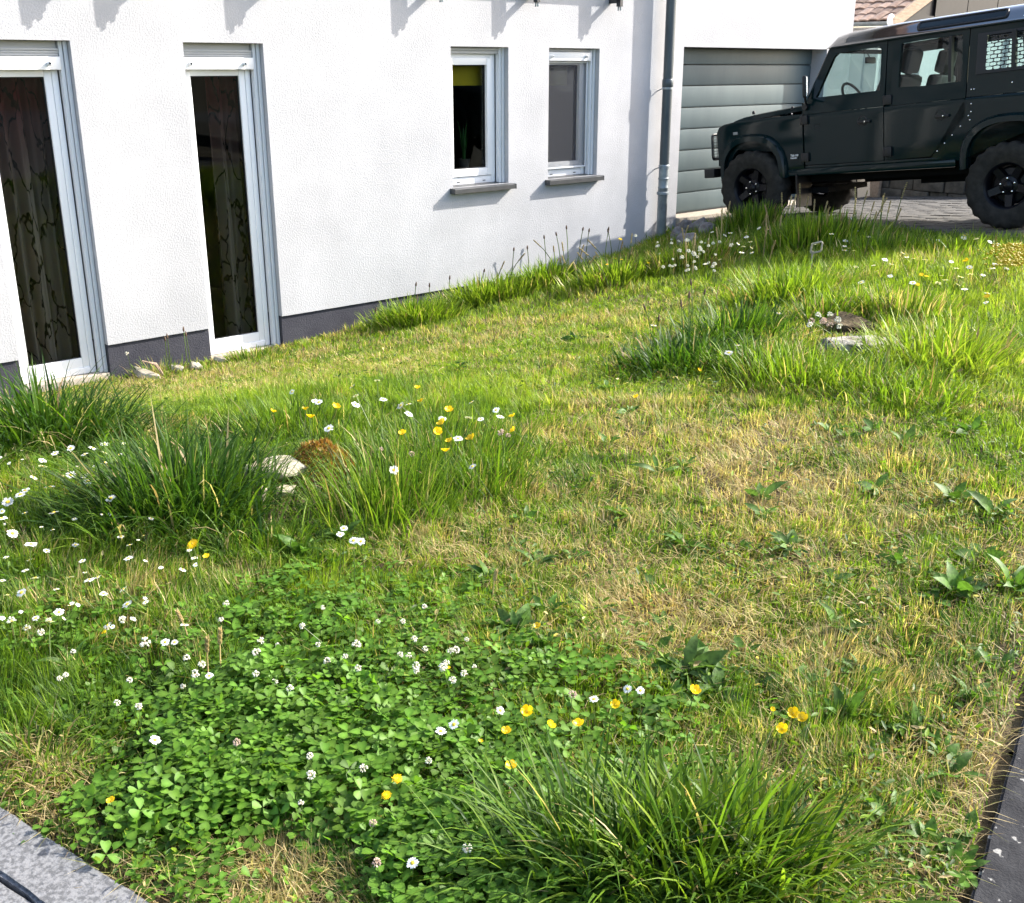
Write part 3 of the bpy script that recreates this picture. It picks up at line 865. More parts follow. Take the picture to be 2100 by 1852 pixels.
added_hedge(-12, -9.5, 14, -10.5, -.15, 2.2, 1.6, 'dark unseen hedgerow added across the street for the tall windows to mirror')
# ------------------------------------------------------------------ the car (local frame: x forward from the front axle, y to its left, z up from the ground)
m_paint = M('black_paint', (.0030, .0120, .0130), rough=.08, spec=.20, coat=.0)
m_roofp = M('roof_paint', (.004, .006, .007), rough=.2, spec=1.0, coat=1.0)
m_roofp.node_tree.nodes['Principled BSDF'].inputs['Coat IOR'].default_value = 2.4
m_black = M('black_plastic', (.007, .007, .008), rough=.5)
m_rubber = M('tyre_rubber', (.020, .0185, .016), (.036, .033, .028), scale=14, rough=.9, spec=.15, bump=.4, bscale=60)
m_rim = M('black_alloy', (.004, .004, .006), rough=.35, spec=.2)
m_under = M('underbody', (.008, .008, .008), rough=.9, spec=.1)
m_cglass = glass_mat('car_glass', (.52, .63, .62), 1.5)
m_dglass = glass_mat('dark_glass', (.16, .22, .21), 1.22, .12)
m_seat = M('grey_seat', (.06, .062, .062), rough=.8)
m_dash = M('dashboard', (.03, .031, .032), rough=.7)
m_lamp = M('lamp_lens', (.75, .76, .78), rough=.1, spec=.8)
m_orange = M('clear_repeater', (.25, .25, .24), rough=.2)
m_text = M('white_print', (.75, .75, .75), rough=.5)
car = empty('parked_car', mw=Matrix.Translation(Vector(CAR0 - LT*.87)) @ R3.to_4x4(),
            label='black boxy off-road car parked nose to the garage door', cat='car')
TILT = .035
def RB_(x, y, z):                 # the body sits a little nose down on its wheels
    return (x*cos(TILT) + (z-.6)*sin(TILT), y, z*1.0 - x*sin(TILT))
SZ = [.40, .50, .60, .80, .95, 1.06, 1.10, 1.125, 1.14, 1.20, 1.28, 1.50, 1.76, 1.80]
SY = [.70, .765, .785, .800, .806, .808, .808, .800, .785, .778, .772, .752, .722, .715]
def side(z): return float(np.interp(z, SZ, SY))
LEVELS = [.50, .60, .70, .80, .88, .95, 1.01, 1.06, 1.09, 1.11, 1.125, 1.14, 1.17, 1.22, 1.28, 1.38, 1.50, 1.62]
def panel(polys, th=.03, sgn=1, dy=0.0, holes=None, levels=True):
    """side panel: polygon(s) in (x, z), bent to the body side"""
    b = MB()
    for poly in polys:
        bm = bmesh.new()
        f = bm.faces.new([bm.verts.new((p[0], 0, p[1])) for p in poly])
        bmesh.ops.triangulate(bm, faces=[f])
        if levels:
            for z in LEVELS:
                bmesh.ops.bisect_plane(bm, geom=bm.verts[:]+bm.edges[:]+bm.faces[:], plane_co=(0, 0, z), plane_no=(0, 0, 1), dist=1e-5)
        bm.normal_update()
        r = bmesh.ops.extrude_face_region(bm, geom=bm.faces[:])
        new = [v for v in r['geom'] if isinstance(v, bmesh.types.BMVert)]
        ns = set(new)
        for v in bm.verts:
            y = side(v.co.z) + dy - (th if v in ns else 0)
            v.co.y = sgn*y
        b.from_bm(bm)
    return b
def ring(outer, inner, th=.04, sgn=1, dy=0.0):
    """window surround: equal loops of (x, z)"""
    n = len(outer)
    b = MB(); vs = []
    for loop, d in ((outer, 0), (inner, 0), (outer, th), (inner, th)):
        vs += [(x, sgn*(side(z)+dy-d), z) for x, z in loop]
    fs = []
    for i in range(n):
        j = (i+1) % n
        fs += [(i, j, n+j, n+i), (2*n+i, 3*n+i, 3*n+j, 2*n+j), (i, 2*n+i, 2*n+j, j), (n+i, n+j, 3*n+j, 3*n+i)]
    return b.add(vs, fs)
def rounded(pts, r, n=4):
    out = []
    N = len(pts)
    for i in range(N):
        p = Vector(pts[i]); a = (Vector(pts[i-1])-p); c = (Vector(pts[(i+1) % N])-p)
        rr_ = min(r, a.length*.45, c.length*.45)
        A, C_ = p+a.normalized()*rr_, p+c.normalized()*rr_
        for k in range(n+1):
            t = k/n
            out.append(tuple((1-t)**2*A + 2*t*(1-t)*p + t*t*C_))
    return out
def cb(b, name, mats, smooth=40, parent=None):
    return b.build(name, mats, parent or car, smooth, fn=RB_)
def arc(cx, cz, rx, rz, a0, a1, n):
    return [(cx+rx*cos(a0+(a1-a0)*k/n), cz+rz*sin(a0+(a1-a0)*k/n)) for k in range(n+1)]
WX = -2.794
for sgn in (1, -1):
    # front wing with its arch
    ar = arc(0, .52, .345, .36, 0, pi, 16)            # from front to back
    poly = [(.455, .66), (.46, 1.02), (.43, 1.075), (.36, 1.105), (.20, 1.125), (-.25, 1.132), (-.625, 1.132), (-.625, .56), (-.36, .56)] + [p for p in ar[::-1] if p[1] > .56] + [(.36, .62)]
    w = cb(panel([poly], .03, sgn), 'front_wing', m_paint)
    b = MB(); b.box((.18, sgn*.775-.02 if sgn > 0 else -.80, .985), (.235, .80 if sgn > 0 else -.775+.02, 1.02), bev=.004)
    b = MB(); y0, y1 = sorted((sgn*.80, sgn*.815)); b.box((.185, y0, .985), (.24, y1, 1.015), bev=.003); cb(b, 'side_repeater', m_orange, 40, w)
    # flared arch lips
    for cx, nm in ((0, 'front'), (WX, 'rear')):
        b = MB(); n = 18
        rxo, rzo = (.43, .43) if cx == 0 else (.49, .43)
        rxi, rzi = (.355, .35) if cx == 0 else (.40, .355)
        cz = .55 if cx == 0 else .53
        vs = []
        for k in range(n+1):
            a = -.03*pi + 1.06*pi*k/n
            c_, s_ = cos(a), sin(a)
            sq = lambda v: math.copysign(abs(v)**.82, v)
            for rx, rz, dy in ((rxo, rzo, .004), (rxo*.985, rzo*.985, .028), (rxo*.93, rzo*.94, .062), (rxi, rzi, .066), (rxi*.99, rzi*.99, -.10)):
                x, z = cx+rx*sq(c_), cz+rz*sq(s_)
                vs.append((x, sgn*(side(max(z, .55))+dy), z))
        m_ = 5
        for k in range(n):
            pass
        b.add(vs, [(k*m_+i, k*m_+i+1, (k+1)*m_+i+1, (k+1)*m_+i) for k in range(n) for i in range(m_-1)])
        cb(b, 'wheel_arch', m_paint, 50)
    # doors
    def door(outer_low, win_out, win_in, hinge_z, handle, extra=None):
        d = cb(panel([outer_low], .035, sgn), 'door', m_paint)
        cb(ring(win_out, win_in, .045, sgn), 'window_frame', m_paint, 40, d)
        for hz, hx in hinge_z:
            b = MB(); y = sgn*(side(hz)+.012)
            b.box((hx-.045, y-.018, hz-.045), (hx+.045, y+.018, hz+.045), bev=.006)
            for q in (-.03, .03):
                b.lathe([(.0001, .022), (.006, .02), (.006, .0)], 8, 0, Matrix.Translation((hx+q, y, hz+.025)) @ Matrix.Rotation(-sgn*pi/2, 4, 'X'))
            cb(b, 'hinge', m_black, 40, d)
        hx, hz = handle
        b = MB(); y = sgn*side(hz)
        b.lathe([(.055, -.004), (.05, .004), (.042, .004), (.036, -.02), (.0001, -.022)], 20, 0, Matrix.Translation((hx+.02, y, hz+.01)) @ Matrix.Rotation(-sgn*pi/2, 4, 'X'))
        ya, yb = sorted((y+sgn*.002, y+sgn*.03)); b.box((hx-.075, ya, hz-.016), (hx+.06, yb, hz+.012), bev=.008)
        cb(b, 'handle', m_black, 40, d)
        b = MB(); b.lathe([(.0001, .034), (.007, .033), (.008, .026)], 10, 0, Matrix.Translation((hx-.02, y, hz)) @ Matrix.Rotation(-sgn*pi/2, 4, 'X')); cb(b, 'lock', m_chrome, 40, d)
        return d
    fo = [(-.635, 1.128), (-.66, 1.24), (-.915, 1.752), (-1.20, 1.757), (-1.535, 1.757), (-1.535, 1.45), (-1.535, 1.128), (-1.10, 1.128)]
    fi = [(-.765, 1.285), (-.79, 1.33), (-.955, 1.66), (-1.00, 1.697), (-1.45, 1.700), (-1.478, 1.67), (-1.478, 1.285), (-1.10, 1.285)]
    fo2 = [fo[0], fo[1], fo[2], fo[2], fo[4], fo[4], fo[6], fo[7]]
    fd = door([(-.645, .61), (-.645, 1.124), (-1.535, 1.124), (-1.535, .605)], [(-.64, 1.128), (-.665, 1.24), (-.905, 1.74), (-.92, 1.757), (-1.52, 1.757), (-1.535, 1.74), (-1.535, 1.128), (-1.10, 1.128)], fi, ((.69, -.655), (1.07, -.655)), (-1.33, 1.0))
    ro_ = [(-1.60, 1.128), (-1.60, 1.45), (-1.60, 1.757), (-1.95, 1.757), (-2.355, 1.757), (-2.355, 1.45), (-2.355, 1.128), (-1.95, 1.128)]
    ri_ = [(-1.672, 1.295), (-1.672, 1.45), (-1.685, 1.70), (-1.95, 1.705), (-2.285, 1.705), (-2.305, 1.45), (-2.300, 1.285), (-1.95, 1.280)]
    rd = door([(-1.60, .605), (-1.60, 1.124), (-2.350, 1.124), (-2.350, .965), (-2.02, .615)], ro_, ri_, ((.69, -1.585), (1.185, -1.575)), (-2.14, .985))
    b = MB(); y0, y1 = sorted((sgn*.72, sgn*.775)); b.box((-2.205, y0, 1.29), (-2.175, y1, 1.70)); cb(b, 'window_bar', m_black, None, rd)
    for d, loop in ((fd, fi), (rd, ri_)):
        b = MB(); b.add([(x, sgn*(side(z)-.022), z) for x, z in loop], [tuple(range(len(loop)))]); cb(b, 'pane', m_cglass, None, d)
    # B pillar, sill, rear quarter
    cb(panel([[(-1.539, .60), (-1.539, 1.755), (-1.596, 1.755), (-1.596, .60)]], .03, sgn, -.010), 'pillar', m_paint)
    b = MB()
    y0, y1 = sorted((sgn*.70, sgn*.79)); b.box((-2.27, y0, .50), (-.42, y1, .575), bev=.018); b.box((-2.25, *sorted((sgn*.70, sgn*.78))[:1], .575), (-.64, sorted((sgn*.70, sgn*.78))[1], .602), bev=.004)
    cb(b, 'sill', m_paint)
    ar = arc(WX, .52, .40, .36, 0, pi, 16)
    poly = [(-2.03, .605), (-2.362, .958), (-2.362, 1.128), (-3.88, 1.128), (-3.88, .58), (-3.22, .58)] + [p for p in ar[::-1] if p[1] > .58] + [(-2.30, .56)]
    q = cb(panel([poly], .03, sgn), 'rear_quarter', m_paint)
    b = MB()
    for x, z in ((-2.405, 1.20), (-2.43, 1.20), (-2.42, 1.07), (-2.42, 1.0), (-2.395, .965), (-2.41, .925), (-2.32, .875), (-2.24, .80), (-2.165, .73), (-2.09, .66), (-2.47, .87), (-2.78, 1.225), (-2.50, 1.57), (-2.50, 1.51), (-2.83, 1.36), (-2.84, 1.79)):
        b.lathe([(.0001, .008), (.006, .006), (.008, 0)], 8, 0, Matrix.Translation((x, sgn*side(z), z)) @ Matrix.Rotation(-sgn*pi/2, 4, 'X'))
    rv = cb(b, 'rivets', m_chrome, 40, q); rv['kind'] = 'stuff'
    qo = [(-2.362, 1.135), (-2.362, 1.45), (-2.362, 1.755), (-3.1, 1.755), (-3.88, 1.755), (-3.88, 1.45), (-3.88, 1.135), (-3.1, 1.135)]
    qi = [(-2.50, 1.35), (-2.50, 1.45), (-2.52, 1.67), (-3.1, 1.69), (-3.72, 1.67), (-3.74, 1.45), (-3.72, 1.34), (-3.1, 1.33)]
    uq = cb(ring(qo, qi, .03, sgn, -.002), 'upper_quarter', m_paint)
    b = MB(); b.add([(x, sgn*(side(z)-.025), z) for x, z in qi], [tuple(range(len(qi)))]); cb(b, 'pane', m_cglass, None, uq)
    if sgn > 0:
        # perforated guard: plate of staggered rounded slots
        b = MB()
        cw, ch = .068, .0335
        x0, x1, z0, z1 = -2.53, -3.72, 1.355, 1.665
        nr = int((z1-z0)/ch)
        for r in range(nr):
            zc = z0+ch*(r+.5)
            x = x0 - (cw*.5 if r % 2 else 0)
            while x-cw > x1:
                xc = x-cw/2
                out = [(xc+cw/2, zc-ch/2), (xc+cw/2, zc), (xc+cw/2, zc+ch/2), (xc+cw/4, zc+ch/2), (xc-cw/4, zc+ch/2), (xc-cw/2, zc+ch/2), (xc-cw/2, zc), (xc-cw/2, zc-ch/2), (xc-cw/4, zc-ch/2), (xc+cw/4, zc-ch/2)]
                a, c = cw*.45, ch*.40
                inn = [(xc+a*.88, zc-c*.7), (xc+a, zc), (xc+a*.88, zc+c*.7), (xc+a*.5, zc+c), (xc-a*.5, zc+c), (xc-a*.88, zc+c*.7), (xc-a, zc), (xc-a*.88, zc-c*.7), (xc-a*.5, zc-c), (xc+a*.5, zc-c)]
                o_ = len(b.v)
                for lp in (out, inn): b.v += [(X_, sgn*(side(Z_)+.012), Z_) for X_, Z_ in lp]
                for k in range(10):
                    j = (k+1) % 10; b.f.append([o_+k, o_+j, o_+10+j, o_+10+k]); b.m.append(0)
                x -= cw
        fr = [(-2.44, 1.33), (-2.44, 1.69), (-3.75, 1.69), (-3.75, 1.33)]; fr2 = [(-2.53, 1.355), (-2.53, 1.665), (-3.72, 1.665), (-3.72, 1.355)]
        o_ = len(b.v)
        for lp in (fr, fr2): b.v += [(X_, sgn*(side(Z_)+.013), Z_) for X_, Z_ in lp]
        for k in range(4):
            j = (k+1) % 4; b.f.append([o_+k, o_+j, o_+4+j, o_+4+k]); b.m.append(0)
        b.box((-2.80, sgn*(side(1.5)+.0), 1.345), (-2.765, sgn*(side(1.5)+.03), 1.675))
        cb(b, 'perforated_guard', m_black, None, uq)
    # mirror
    b = MB(); y = sgn*.80
    b.tube([(-.66, sgn*.78, 1.22), (-.69, sgn*.84, 1.24), (-.70, sgn*.87, 1.31)], .012, 8)
    b.tube([(-.66, sgn*.78, 1.20), (-.66, sgn*.82, 1.20)], .03, 8)
    mi = cb(b, 'mirror', m_black, 40)
    b = MB(); T = Matrix.Translation((-.71, sgn*.89, 1.40)) @ Matrix.Rotation(.46*sgn, 4, 'Z'); b.box((-.02, -.075, -.11), (.02, .075, .11), T=T, bev=.02); cb(b, 'mirror_head', m_black, 40, mi)
    b = MB(); b.box((-.024, -.065, -.098), (-.021, .065, .098), T=T); cb(b, 'mirror_glass', m_chrome, None, mi)
    # headlamp with wire guard
    b = MB(); T = Matrix.Translation((.455, sgn*.56, .87)) @ Matrix.Rotation(pi/2, 4, 'Y')
    b.lathe([(.115, -.01), (.11, .012), (.09, .02), (.0001, .035)], 22, 0, T); hl = cb(b, 'headlight', m_lamp, 50)
    b = MB(); y0, y1 = sorted((sgn*.42, sgn*.775))
    P = rounded([(y0, .735), (y1, .735), (y1, 1.01), (y0, 1.01)], .04)
    b.tube([(.55, y_, z_) for y_, z_ in P], .012, 6, closed=True)
    for k in range(8): b.tube([(.55, y0+.004, .765+.031*k), (.55, y1-.004, .765+.031*k)], .0035, 5)
    for k in range(6): yy = y0+(y1-y0)*(k+.5)/6; b.tube([(.55, yy, .735), (.55, yy, 1.01)], .0035, 5)
    for yy in (y0+.02, y1-.02):
        for zz in (.75, 1.0): b.tube([(.55, yy, zz), (.45, yy, zz)], .009, 6)
    cb(b, 'lamp_guard', m_black, 40, hl)
    # mud flap
    b = MB(); y0, y1 = sorted((sgn*.50, sgn*.80)); b.box((-.545, y0, .17), (-.53, y1, .52), bev=.003)
    for k in range(3): b.box((-.527, y0+.06+.08*k, .18), (-.520, y0+.075+.08*k, .50))
    cb(b, 'mud_flap', m_black, None)
    # front seats and rear seats
    for sx in (-1.42, -2.3):
        low = sx < -2
        b = MB(); y0, y1 = sorted((sgn*.16, sgn*.62))
        b.box((sx-.02, y0, .80), (sx+.46, y1, .96), bev=.05)
        T = Matrix.Translation((sx, 0, .95)) @ Matrix.Rotation(-.28, 4, 'Y')
        b.box((-.10, y0, -.05), (.03, y1, .34 if low else .50), bev=.05, T=T)
        st = cb(b, 'seat', m_seat, 50)
        if low: continue
        b = MB(); yc = (y0+y1)/2
        b.box((-.085, yc-.135, .51), (.03, yc+.135, .74), bev=.045, T=T); b.box((-.04, yc-.05, .46), (-.02, yc+.05, .56), T=T)
        cb(b, 'headrest', m_seat, 50, st)
# badge lettering on the near wing
def text_mesh(txt, size, bold=0.0):
    cu = bpy.data.curves.new('lettering', 'FONT'); cu.body = txt; cu.size = size; cu.extrude = .0008; cu.offset = bold; cu.resolution_u = 2
    to = bpy.data.objects.new('lettering', cu); COL.objects.link(to)
    dg = bpy.context.evaluated_depsgraph_get()
    me = bpy.data.meshes.new_from_object(to.evaluated_get(dg))
    bpy.data.objects.remove(to); return me
b = MB(); b.box((-.56, .800, .675), (-.472, .8045, .735), bev=.002); bd = cb(b, 'badge', m_black, None)
for txt, sz, zz in (('Tdi-110', .030, .708), ('Defender', .020, .685)):
    me = text_mesh(txt, sz, .0009); me.materials.clear(); me.materials.append(m_text)
    for v in me.vertices:
        x, y, z = v.co
        v.co = RB_(-.477-x, .8055+z*.5, zz+y)
    o = bpy.data.objects.new('lettering', me); COL.objects.link(o); o.parent = bd
# small recessed plates on the near front door
for x, z, w, h in ((-.80, 1.185, .055, .022), (-.80, 1.0, .062, .034)):
    b = MB(); yy = side(z)
    framed_ = [(x-w/2, z-h/2), (x+w/2, z-h/2), (x+w/2, z+h/2), (x-w/2, z+h/2)]
    b.tube([(p, yy+.001, q) for p, q in framed_], .003, 4, closed=True); cb(b, 'trim_plate', m_black, None)
# bonnet
b = MB()
xs = [.44, .40, .30, .20, .0, -.3, -.62]
zt = [1.085, 1.115, 1.15, 1.172, 1.195, 1.215, 1.235]
ys = [-.68, -.66, -.60, -.45, -.2, 0, .2, .45, .60, .66, .68]
cr = [-.06, -.012, .0, .008, .012, .013, .012, .008, .0, -.012, -.06]
vs = [(x, y, z+c) for x, z in zip(xs, zt) for y, c in zip(ys, cr)]
m_ = len(ys)
b.add(vs, [(i*m_+j, i*m_+j+1, (i+1)*m_+j+1, (i+1)*m_+j) for i in range(len(xs)-1) for j in range(m_-1)])
b.add([(.46, y, 1.05) for y in (-.68, .68)] + [(.44, y, 1.085) for y in (-.68, .68)], [(0, 1, 3, 2)])
bo = cb(b, 'bonnet', m_paint, 50)
for x, y, z in ((.12, .58, 1.19), (-.42, .66, 1.19), (.12, -.58, 1.19)):
    b = MB(); b.lathe([(.016, 0), (.018, .02), (.012, .035), (.0001, .037)], 10, 0, Matrix.Translation((x, y, z))); cb(b, 'bonnet_catch', m_black, 40, bo)
b = MB(); b.lathe([(.0001, .004), (.008, .003), (.008, -.01)], 8, 0, Matrix.Translation((-.44, .70, 1.15)) @ Matrix.Rotation(-pi/2, 4, 'X')); cb(b, 'bonnet_stud', m_chrome, 40, bo)
b = MB()
vs = []
for x, z in ((.46, .66), (.46, .9), (.455, 1.05)): vs += [(x, y, z) for y in (-.79, -.42, .42, .79)]
b.add(vs, [(i*4+j, i*4+j+1, (i+1)*4+j+1, (i+1)*4+j) for i in range(2) for j in range(3)])
for k in range(7): b.box((.46, -.38, .72+.045*k), (.475, .38, .745+.045*k))
# wing tops between bonnet and side
for sg in (1, -1):
    b.add([(.45, sg*.62, 1.06), (.43, sg*.785, 1.06), (.20, sg*.785, 1.125), (.20, sg*.62, 1.14), (-.625, sg*.785, 1.134), (-.625, sg*.62, 1.15)], [(0, 1, 2, 3), (3, 2, 4, 5)])
cb(b, 'grille', m_paint, 40)
b = MB(); b.box((.52, -.80, .535), (.66, .80, .635), bev=.012); b.box((.40, -.45, .54), (.53, .45, .62)); cb(b, 'bumper', m_black, 40)
# bulkhead, windscreen
b = MB()
P = [(-.64, -.74, 1.24), (-.64, .74, 1.24), (-.905, .685, 1.752), (-.905, -.685, 1.752)]
I = [(-.66, -.66, 1.285), (-.66, .66, 1.285), (-.88, .62, 1.71), (-.88, -.62, 1.71)]
b.add(P+I, [(i, (i+1) % 4, 4+(i+1) % 4, 4+i) for i in range(4)])
for sg in (1, -1): b.tube([(-.645, sg*.755, 1.18), (-.66, sg*.75, 1.24), (-.915, sg*.70, 1.752)], .024, 8)
b.box((-.66, -.775, 1.10), (-.60, .775, 1.245), bev=.01)
ws = cb(b, 'windscreen_frame', m_paint, 40)
b = MB(); b.add(I, [(0, 1, 2, 3)]); cb(b, 'windscreen', m_cglass, None, ws)
# roof
b = MB()
prof = [(.742, 1.752), (.745, 1.768), (.725, 1.79), (.700, 1.835), (.665, 1.875), (.61, 1.900), (.52, 1.912), (.26, 1.922), (0, 1.925)]
prof = prof + [(-y, z) for y, z in prof[::-1][1:]]
st = [(-.875, -.055), (-.905, -.03), (-.965, 0)] + [(-1.1, .0), (-1.6, .004), (-2.36, .0), (-2.9, -.004), (-3.6, -.012), (-3.86, -.02), (-3.90, -.06)]
vs = []
for x, dz in st:
    for y, z in prof:
        k = (z-1.752)/(1.925-1.752)
        if x > -.95: zz = 1.752 + (z-1.752)*(0.10 if x > -.88 else .42)
        elif x > -1.05: zz = 1.752+(z-1.752)*.80
        elif x > -1.2: zz = 1.752+(z-1.752)*.92
        else: zz = z+dz*.5
        vs.append((x, y, zz))
m_ = len(prof)
b.add(vs, [(i*m_+j, i*m_+j+1, (i+1)*m_+j+1, (i+1)*m_+j) for i in range(len(st)-1) for j in range(m_-1)])
roof = cb(b, 'roof', m_roofp, 60)
m_roofline = M('roof_lining', (.10, .10, .10), rough=.9)
for sg in (1, -1):
    P = rounded([(-1.84, 1.80), (-2.69, 1.80), (-2.69, 1.873), (-1.84, 1.873)], .036, 5)
    def ry(z): return float(np.interp(z, [1.79, 1.835, 1.875, 1.9], [.725, .70, .665, .61]))
    b = MB(); b.add([(x, sg*(ry(z)+.006), z) for x, z in P], [tuple(range(len(P)))]); al = cb(b, 'alpine_window', m_dglass, None, roof)
    b = MB(); b.tube([(x, sg*(ry(z)+.004), z) for x, z in P], .012, 6, closed=True); cb(b, 'alpine_seal', m_black, 50, roof)
    b = MB(); b.box((-3.88, sg*.735-.012, 1.748), (-.93, sg*.735+.012, 1.762), bev=.003); cb(b, 'rain_gutter', m_paint, None, roof)
# tailgate, floor, chassis
b = MB(); b.box((-3.90, -.785, .60), (-3.87, .785, 1.13)); b.box((-3.90, -.77, 1.13), (-3.875, .77, 1.34)); 
for sg in (1, -1): b.box((-3.90, *sorted((sg*.50, sg*.75))[:1], 1.34), (-3.875, sorted((sg*.50, sg*.75))[1], 1.755))
b.box((-3.90, -.5, 1.68), (-3.875, .5, 1.755)); cb(b, 'tailgate', m_paint, None)
b = MB(); b.add([(-3.885, -.5, 1.34), (-3.885, .5, 1.34), (-3.885, .5, 1.68), (-3.885, -.5, 1.68)], [(0, 1, 2, 3)]); cb(b, 'rear_pane', m_cglass, None)
b = MB(); b.box((-3.86, -.74, .58), (-.62, .74, .66)); b.box((-.64, -.75, .55), (-.60, .75, 1.12)); b.box((-3.86, -.70, .66), (-2.50, .70, .98)); b.box((-.6, -.43, .52), (.42, .43, 1.03))
for sg in (1, -1):
    y0, y1 = sorted((sg*.43, sg*.52)); b.box((-3.85, y0, .42), (.5, y1, .58))
    y0, y1 = sorted((sg*.45, sg*.78)); b.box((.40, y0, .66), (.45, y1, 1.03)); b.box((-.62, y0, .58), (-.58, y1, 1.1))
    y0, y1 = sorted((sg*.52, sg*.55)); b.box((-.60, y0, .60), (.45, y1, 1.08)); b.box((-3.4, y0, .5), (-2.2, y1, 1.0))
b.box((-1.5, -.60, .36), (-.8, -.2, .55)); b.box((-2.3, -.4, .33), (-1.6, .1, .5))
cb(b, 'chassis', m_under, None)
for x in (0, WX):
    b = MB(); b.tube([(x, -.72, .40), (x, .72, .40)], .055, 10); b.lathe([(.0001, -.13), (.10, -.10), (.14, 0), (.10, .10), (.0001, .13)], 14, 0, Matrix.Translation((x, .15, .39)) @ Matrix.Rotation(pi/2, 4, 'X')); b.build('axle', m_under, car, 40)
# dashboard, wheel, inner mirror
b = MB(); b.box((-.84, -.72, 1.02), (-.66, .72, 1.22), bev=.03); b.box((-.80, .2, 1.18), (-.70, .62, 1.29), bev=.02); b.box((-1.1, -.12, .66), (-.84, .12, 1.05), bev=.03); cb(b, 'dashboard', m_dash, 50)
T = Matrix.Translation((-.98, .36, 1.24)) @ Matrix.Rotation(radians(-62), 4, 'Y')
b = MB(); b.tube([(.19*cos(2*pi*k/28), .19*sin(2*pi*k/28), 0) for k in range(28)], .014, 8, closed=True, T=T)
for a in (pi/2, -pi/2, pi): b.tube([(.04*cos(a), .04*sin(a), -.02), (.19*cos(a), .19*sin(a), 0)], .018, 6, T=T)
b.lathe([(.0001, .0), (.055, -.005), (.06, -.03), (.03, -.05), (.03, -.26)], 16, 0, T); cb(b, 'steering_wheel', m_dash, 50)
b = MB(); b.box((-.99, -.09, 1.60), (-.965, .12, 1.665), bev=.018); b.tube([(-.97, .0, 1.65), (-.94, .0, 1.70), (-.90, .0, 1.73)], .006, 6); cb(b, 'rear_view_mirror', m_black, 50)
# wheels
def tyre_mesh():
    n = 84
    prof = [(.20, .085), (.215, .112), (.26, .130), (.32, .134), (.355, .128), (.385, .112), (.400, .095), (.404, .055), (.404, .0)]
    prof = prof + [(r, -y) for r, y in prof[::-1][1:]]
    vs, fs = [], []
    for i, (r, y) in enumerate(prof):
        for k in range(n):
            a = 2*pi*k/n
            rr_, yy = r, y
            lug = 1 if (k % 4) < 2 else 0
            sh = 1 if ((k + (2 if y < 0 else 0)) % 4) < 2 else 0
            if r > .39 and abs(y) < .10: rr_ = r - (0 if sh else .014)
            if .375 < r < .39: rr_ = r - (0 if sh else .012); yy = y*(1.0 if sh else .96)
            if .35 < r < .37: yy = y*(1.03 if sh else .985)
            vs.append((rr_*cos(a), rr_*sin(a), yy))
    for i in range(len(prof)-1):
        for k in range(n):
            k2 = (k+1) % n
            fs.append((i*n+k, i*n+k2, (i+1)*n+k2, (i+1)*n+k))
    b = MB(); b.add(vs, fs); return b.mesh('tyre', m_rubber, 35)
def rim_mesh():
    b = MB()
    b.lathe([(.208, -.10), (.212, .095), (.222, .108), (.215, .112), (.200, .10), (.190, .07), (.185, .03), (.180, -.08)], 48)
    b.lathe([(.0001, .02), (.16, .005), (.18, -.02)], 32)
    b.lathe([(.0001, .085), (.045, .083), (.052, .07), (.085, .06), (.095, .045), (.10, .02)], 32)
    for k in range(5):
        T = Matrix.Rotation(2*pi*k/5+.3, 4, 'Z')
        vs = [(.07, -.036, .055), (.07, .036, .055), (.195, .030, .078), (.195, -.030, .078), (.07, -.046, .015), (.07, .046, .015), (.198, .040, .02), (.198, -.040, .02)]
        b.add(vs, [(0, 1, 2, 3), (4, 7, 6, 5), (0, 4, 5, 1), (1, 5, 6, 2), (2, 6, 7, 3), (3, 7, 4, 0)], 0, T)
    return b.mesh('rim', m_rim, 35)
tm, rm = tyre_mesh(), rim_mesh()
b = MB(); b.lathe([(.0001, .026), (.008, .024), (.0105, .018), (.0105, 0)], 10); nm = b.mesh('lug_nut', m_chrome, 40)
b = MB(); b.lathe([(.0001, .012), (.03, .010), (.042, .0)], 18); hm_ = b.mesh('hub_cap', m_rim, 40)
for x in (0, WX):
    for sg in (1, -1):
        w = inst('wheel', None, car, mw=Matrix.Translation((x, sg*.742, .402)) @ Matrix.Rotation(-sg*pi/2, 4, 'X') @ Matrix.Rotation(.35 if x == 0 else .1, 4, 'Z'))
        inst('tyre', tm, w); inst('rim', rm, w)
        inst('hub_cap', hm_, w, loc=(0, 0, .085))
        for k in range(5):
            a = 2*pi*k/5+.93
            inst('lug_nut', nm, w, loc=(.068*cos(a), .068*sin(a), .062))
b = MB()
b.box((-.75, -.35, .30), (-.30, .5, .36)); cb(b, 'skid_plate', m_under, None)
# ------------------------------------------------------------------ plants
m_grass = leaf_mat('grass_blade', None, .45, .5, .25)
m_tuft = leaf_mat('tuft_blade', None, .40, .5, .22)
m_straw = leaf_mat('dry_stalk', (.40, .31, .15), .25, .6, .2)
m_stem = leaf_mat('flower_stem', (.10, .15, .035), .2)
m_white = leaf_mat('white_petal', (.80, .80, .78), .25, .6, .2)
m_yellow = leaf_mat('yellow_petal', (.82, .55, .008), .2, .35, .3)
m_disc = M('flower_disc', (.72, .46, .02), (.80, .60, .06), scale=200, rough=.8)
m_cream = M('cream_floret', (.66, .63, .48), (.76, .74, .62), scale=150, rough=.9)
m_pink = M('faded_floret', (.50, .34, .24), (.62, .50, .40), scale=120, rough=.9)
m_brown = M('brown_seed_head', (.07, .045, .03), (.14, .09, .055), scale=120, rough=.9)
m_leaf = leaf_mat('broad_leaf', (.075, .155, .024), .35, .5, .2)
m_leaf2 = leaf_mat('grey_green_leaf', (.095, .17, .040), .3, .55, .15)

